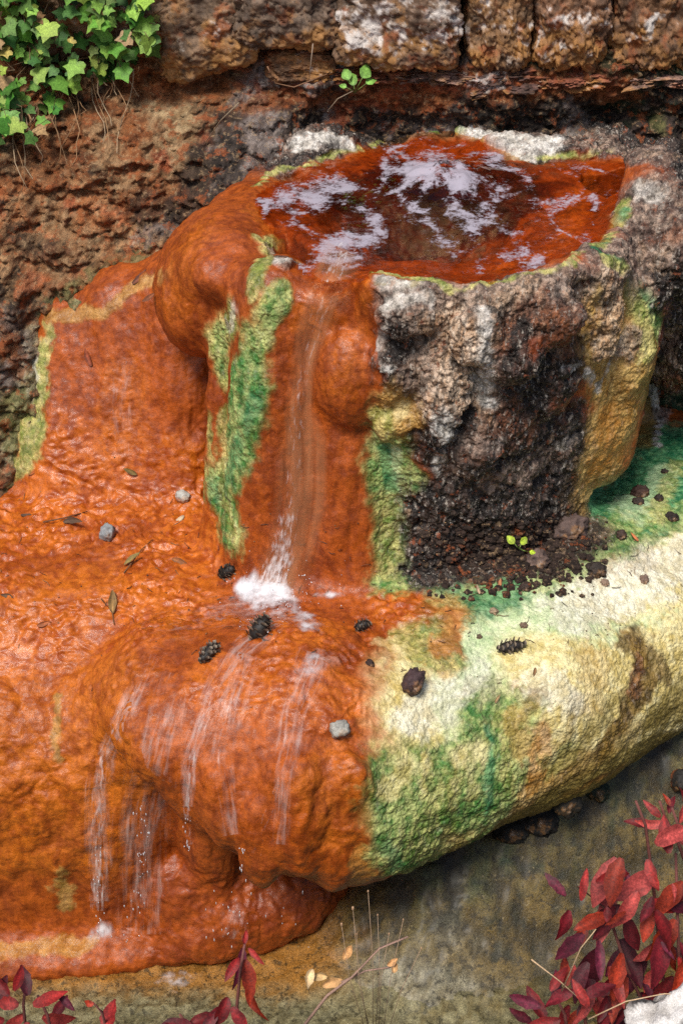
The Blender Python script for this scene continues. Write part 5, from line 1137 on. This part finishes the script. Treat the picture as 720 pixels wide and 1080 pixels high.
for i in range(240):
    if i < 120: x, y = random.uniform(-20, 420), random.gauss(600, 60)
    elif i < 210: x, y = random.uniform(420, 730), random.gauss(640, 45)
    else: x, y = random.uniform(440, 720), random.uniform(540, 620)
    p, n = hit(x, y)
    if p is None or p.z < .8 or p.z > 1.25: continue
    t = Vector((random.gauss(0, 1), random.gauss(0, 1), 0)); t = (t-n*t.dot(n)).normalized(); L_ = random.choice((.006, .008, .012, .02, .03)); g = random.uniform(.5, 1.4)
    c_ = random.choice(((.12*g, .04*g, .015*g), (.05*g, .028*g, .018*g), (.22*g, .13*g, .06*g)))
    q = p+n*.002
    if L_ < .012:
        v, f = CS[6]; u = v/np.linalg.norm(v, axis=1)[:, None]*L_*.3*np.array((1, random.uniform(.6, 1), .6)); mb.add(u+np.array(q), [tuple(k_) for k_ in f], c_)
    else: mb.tube([q-t*L_*.5, q+n*.002+t.cross(n)*L_*.1, q+t*L_*.5], .0011, .0007, c_, 4)
tag(mb.build('plant_debris', M_DRY), kind='stuff')
# foreground dry stalks over the stream
st = empty('dry_branch', tuple(at_y(318, 1085, 1.7)), 'bare pinkish twig with curled dry leaves at the bottom centre', 'twig')
mb = MB(); mb.tube([at_y(318, 1085, 1.70), at_y(345, 1050, 1.72), at_y(372, 1030, 1.73), at_y(400, 1000, 1.74), at_y(430, 988, 1.75)], .003, .0018, (.33, .20, .15)); mb.tube([at_y(360, 1036, 1.73), at_y(385, 1024, 1.74), at_y(412, 1020, 1.74)], .002, .0014, (.33, .20, .15))
mb.build('branch', M_DRY, st); lv = MB()
for x, y, L, a, c_ in ((345, 1030, 26, 170, (.55, .36, .16)), (330, 1022, 22, 250, (.60, .42, .22)), (362, 1012, 20, 60, (.50, .26, .10)), (415, 1026, 16, 80, (.52, .30, .13)), (408, 1018, 14, 20, (.48, .25, .10)), (340, 1040, 24, 20, (.45, .25, .10))):
    b = at_y(x, y, 1.73); blade(lv, b, Vector((math.cos(math.radians(a)), .2, math.sin(math.radians(a)))), Vector((random.uniform(-.4, .4), -1, .6)), L*.00155, L*.0009, c_, -.3, .6)
lv.build('dry_leaves', M_DRY, st)
st = empty('seed_stalk', tuple(at_y(395, 1085, 1.7)), 'fine dry stalks with tiny seed heads over the stream', 'plant')
mb, hd = MB(), MB()
for x, y in ((372, 958), (398, 965), (388, 940), (410, 985), (376, 985), (444, 1000), (360, 975), (425, 970)):
    a, b = at_y(395+(x-395)*.3, 1085, 1.70), at_y(x, y, 1.72); mid = (a+b)/2+Vector((random.uniform(-.01, .01), 0, 0)); mb = MB(); mb.tube([a, mid, b], .0007, .0005, (.36, .24, .15), 4); mb.build('stem', M_DRY, st)
    v, f = CS[6]; u = v/np.linalg.norm(v, axis=1)[:, None]*np.array((.0018, .0018, .0034))*random.uniform(.7, 1.5); hd = MB(); hd.add(u+np.array(b), [tuple(q) for q in f], (.42, .25, .14)); hd.build('seed_head', M_DRY, st)
for lb, path in (('pale thin stalk crossing the low red tangle', [(560, 1012), (590, 1035), (620, 1062)]), ('straw stalk arching over the white rock', [(620, 1075), (660, 1056), (700, 1048), (730, 1050)]), ('straw coloured stalk leaning in the crimson clump', [(592, 1045), (612, 1000), (628, 980)])):
    twig(lb, path, 1.5, .0012, (.50, .34, .20), name='dry_stalk')
# white rock on the near bank
p, f = rock_shape(40, (.34, .30, .30), 2.8, .10, 91, 1.8); c = at_y(770, 1158, 1.40); p = p+np.array(c)
cc = mixc(np.tile(c3(.42, .39, .36), (len(p), 1)), c3(.74, .71, .68), sstep(-.4, .3, fbm(p*30, 4, 92))); cc = mixc(cc, c3(.03, .03, .03), sstep(.15, .35, fbm(p*14+3.1, 3, 93))*.9)
o = np_mesh('white_rock', p, f, M_STONE, None, cc); o.data.transform(Matrix.Translation(-c)); o.location = c
tag(o, 'pale whitish rock with black patches in the lower right corner', 'rock')

# ------------------------------------------------------------------ light
w = bpy.data.worlds.new('World'); SC.world = w; w.use_nodes = True
nt = w.node_tree; sky = nt.nodes.new('ShaderNodeTexSky'); sky.sky_type = 'NISHITA'; sky.sun_disc = False
SUN_EL, SUN_AZ = 58, 205     # azimuth measured clockwise from +Y
sky.sun_elevation = math.radians(SUN_EL); sky.sun_rotation = math.radians(SUN_AZ); sky.dust_density = 3; sky.air_density = 1
nt.links.new(sky.outputs[0], nt.nodes['Background'].inputs[0]); nt.nodes['Background'].inputs[1].default_value = .09
sd_ = bpy.data.lights.new('sun', 'SUN'); sd_.energy = 3.4; sd_.angle = math.radians(17); sd_.color = (1, .95, .87)
so = bpy.data.objects.new('sun', sd_); COL.objects.link(so)
e_, a_ = math.radians(SUN_EL), math.radians(SUN_AZ)
so.rotation_euler = Vector((math.sin(a_)*math.cos(e_), math.cos(a_)*math.cos(e_), math.sin(e_))).to_track_quat('Z', 'Y').to_euler()
SC.view_settings.view_transform = 'Standard'; SC.view_settings.look = 'None'; SC.view_settings.gamma = 1; SC.view_settings.exposure = .25
SC.cycles.max_bounces = 6; SC.cycles.transparent_max_bounces = 16
SC.cycles.use_denoising = False
SC.cycles.sample_clamp_indirect = 3.0
SC.cycles.max_bounces = 5; SC.cycles.diffuse_bounces = 3
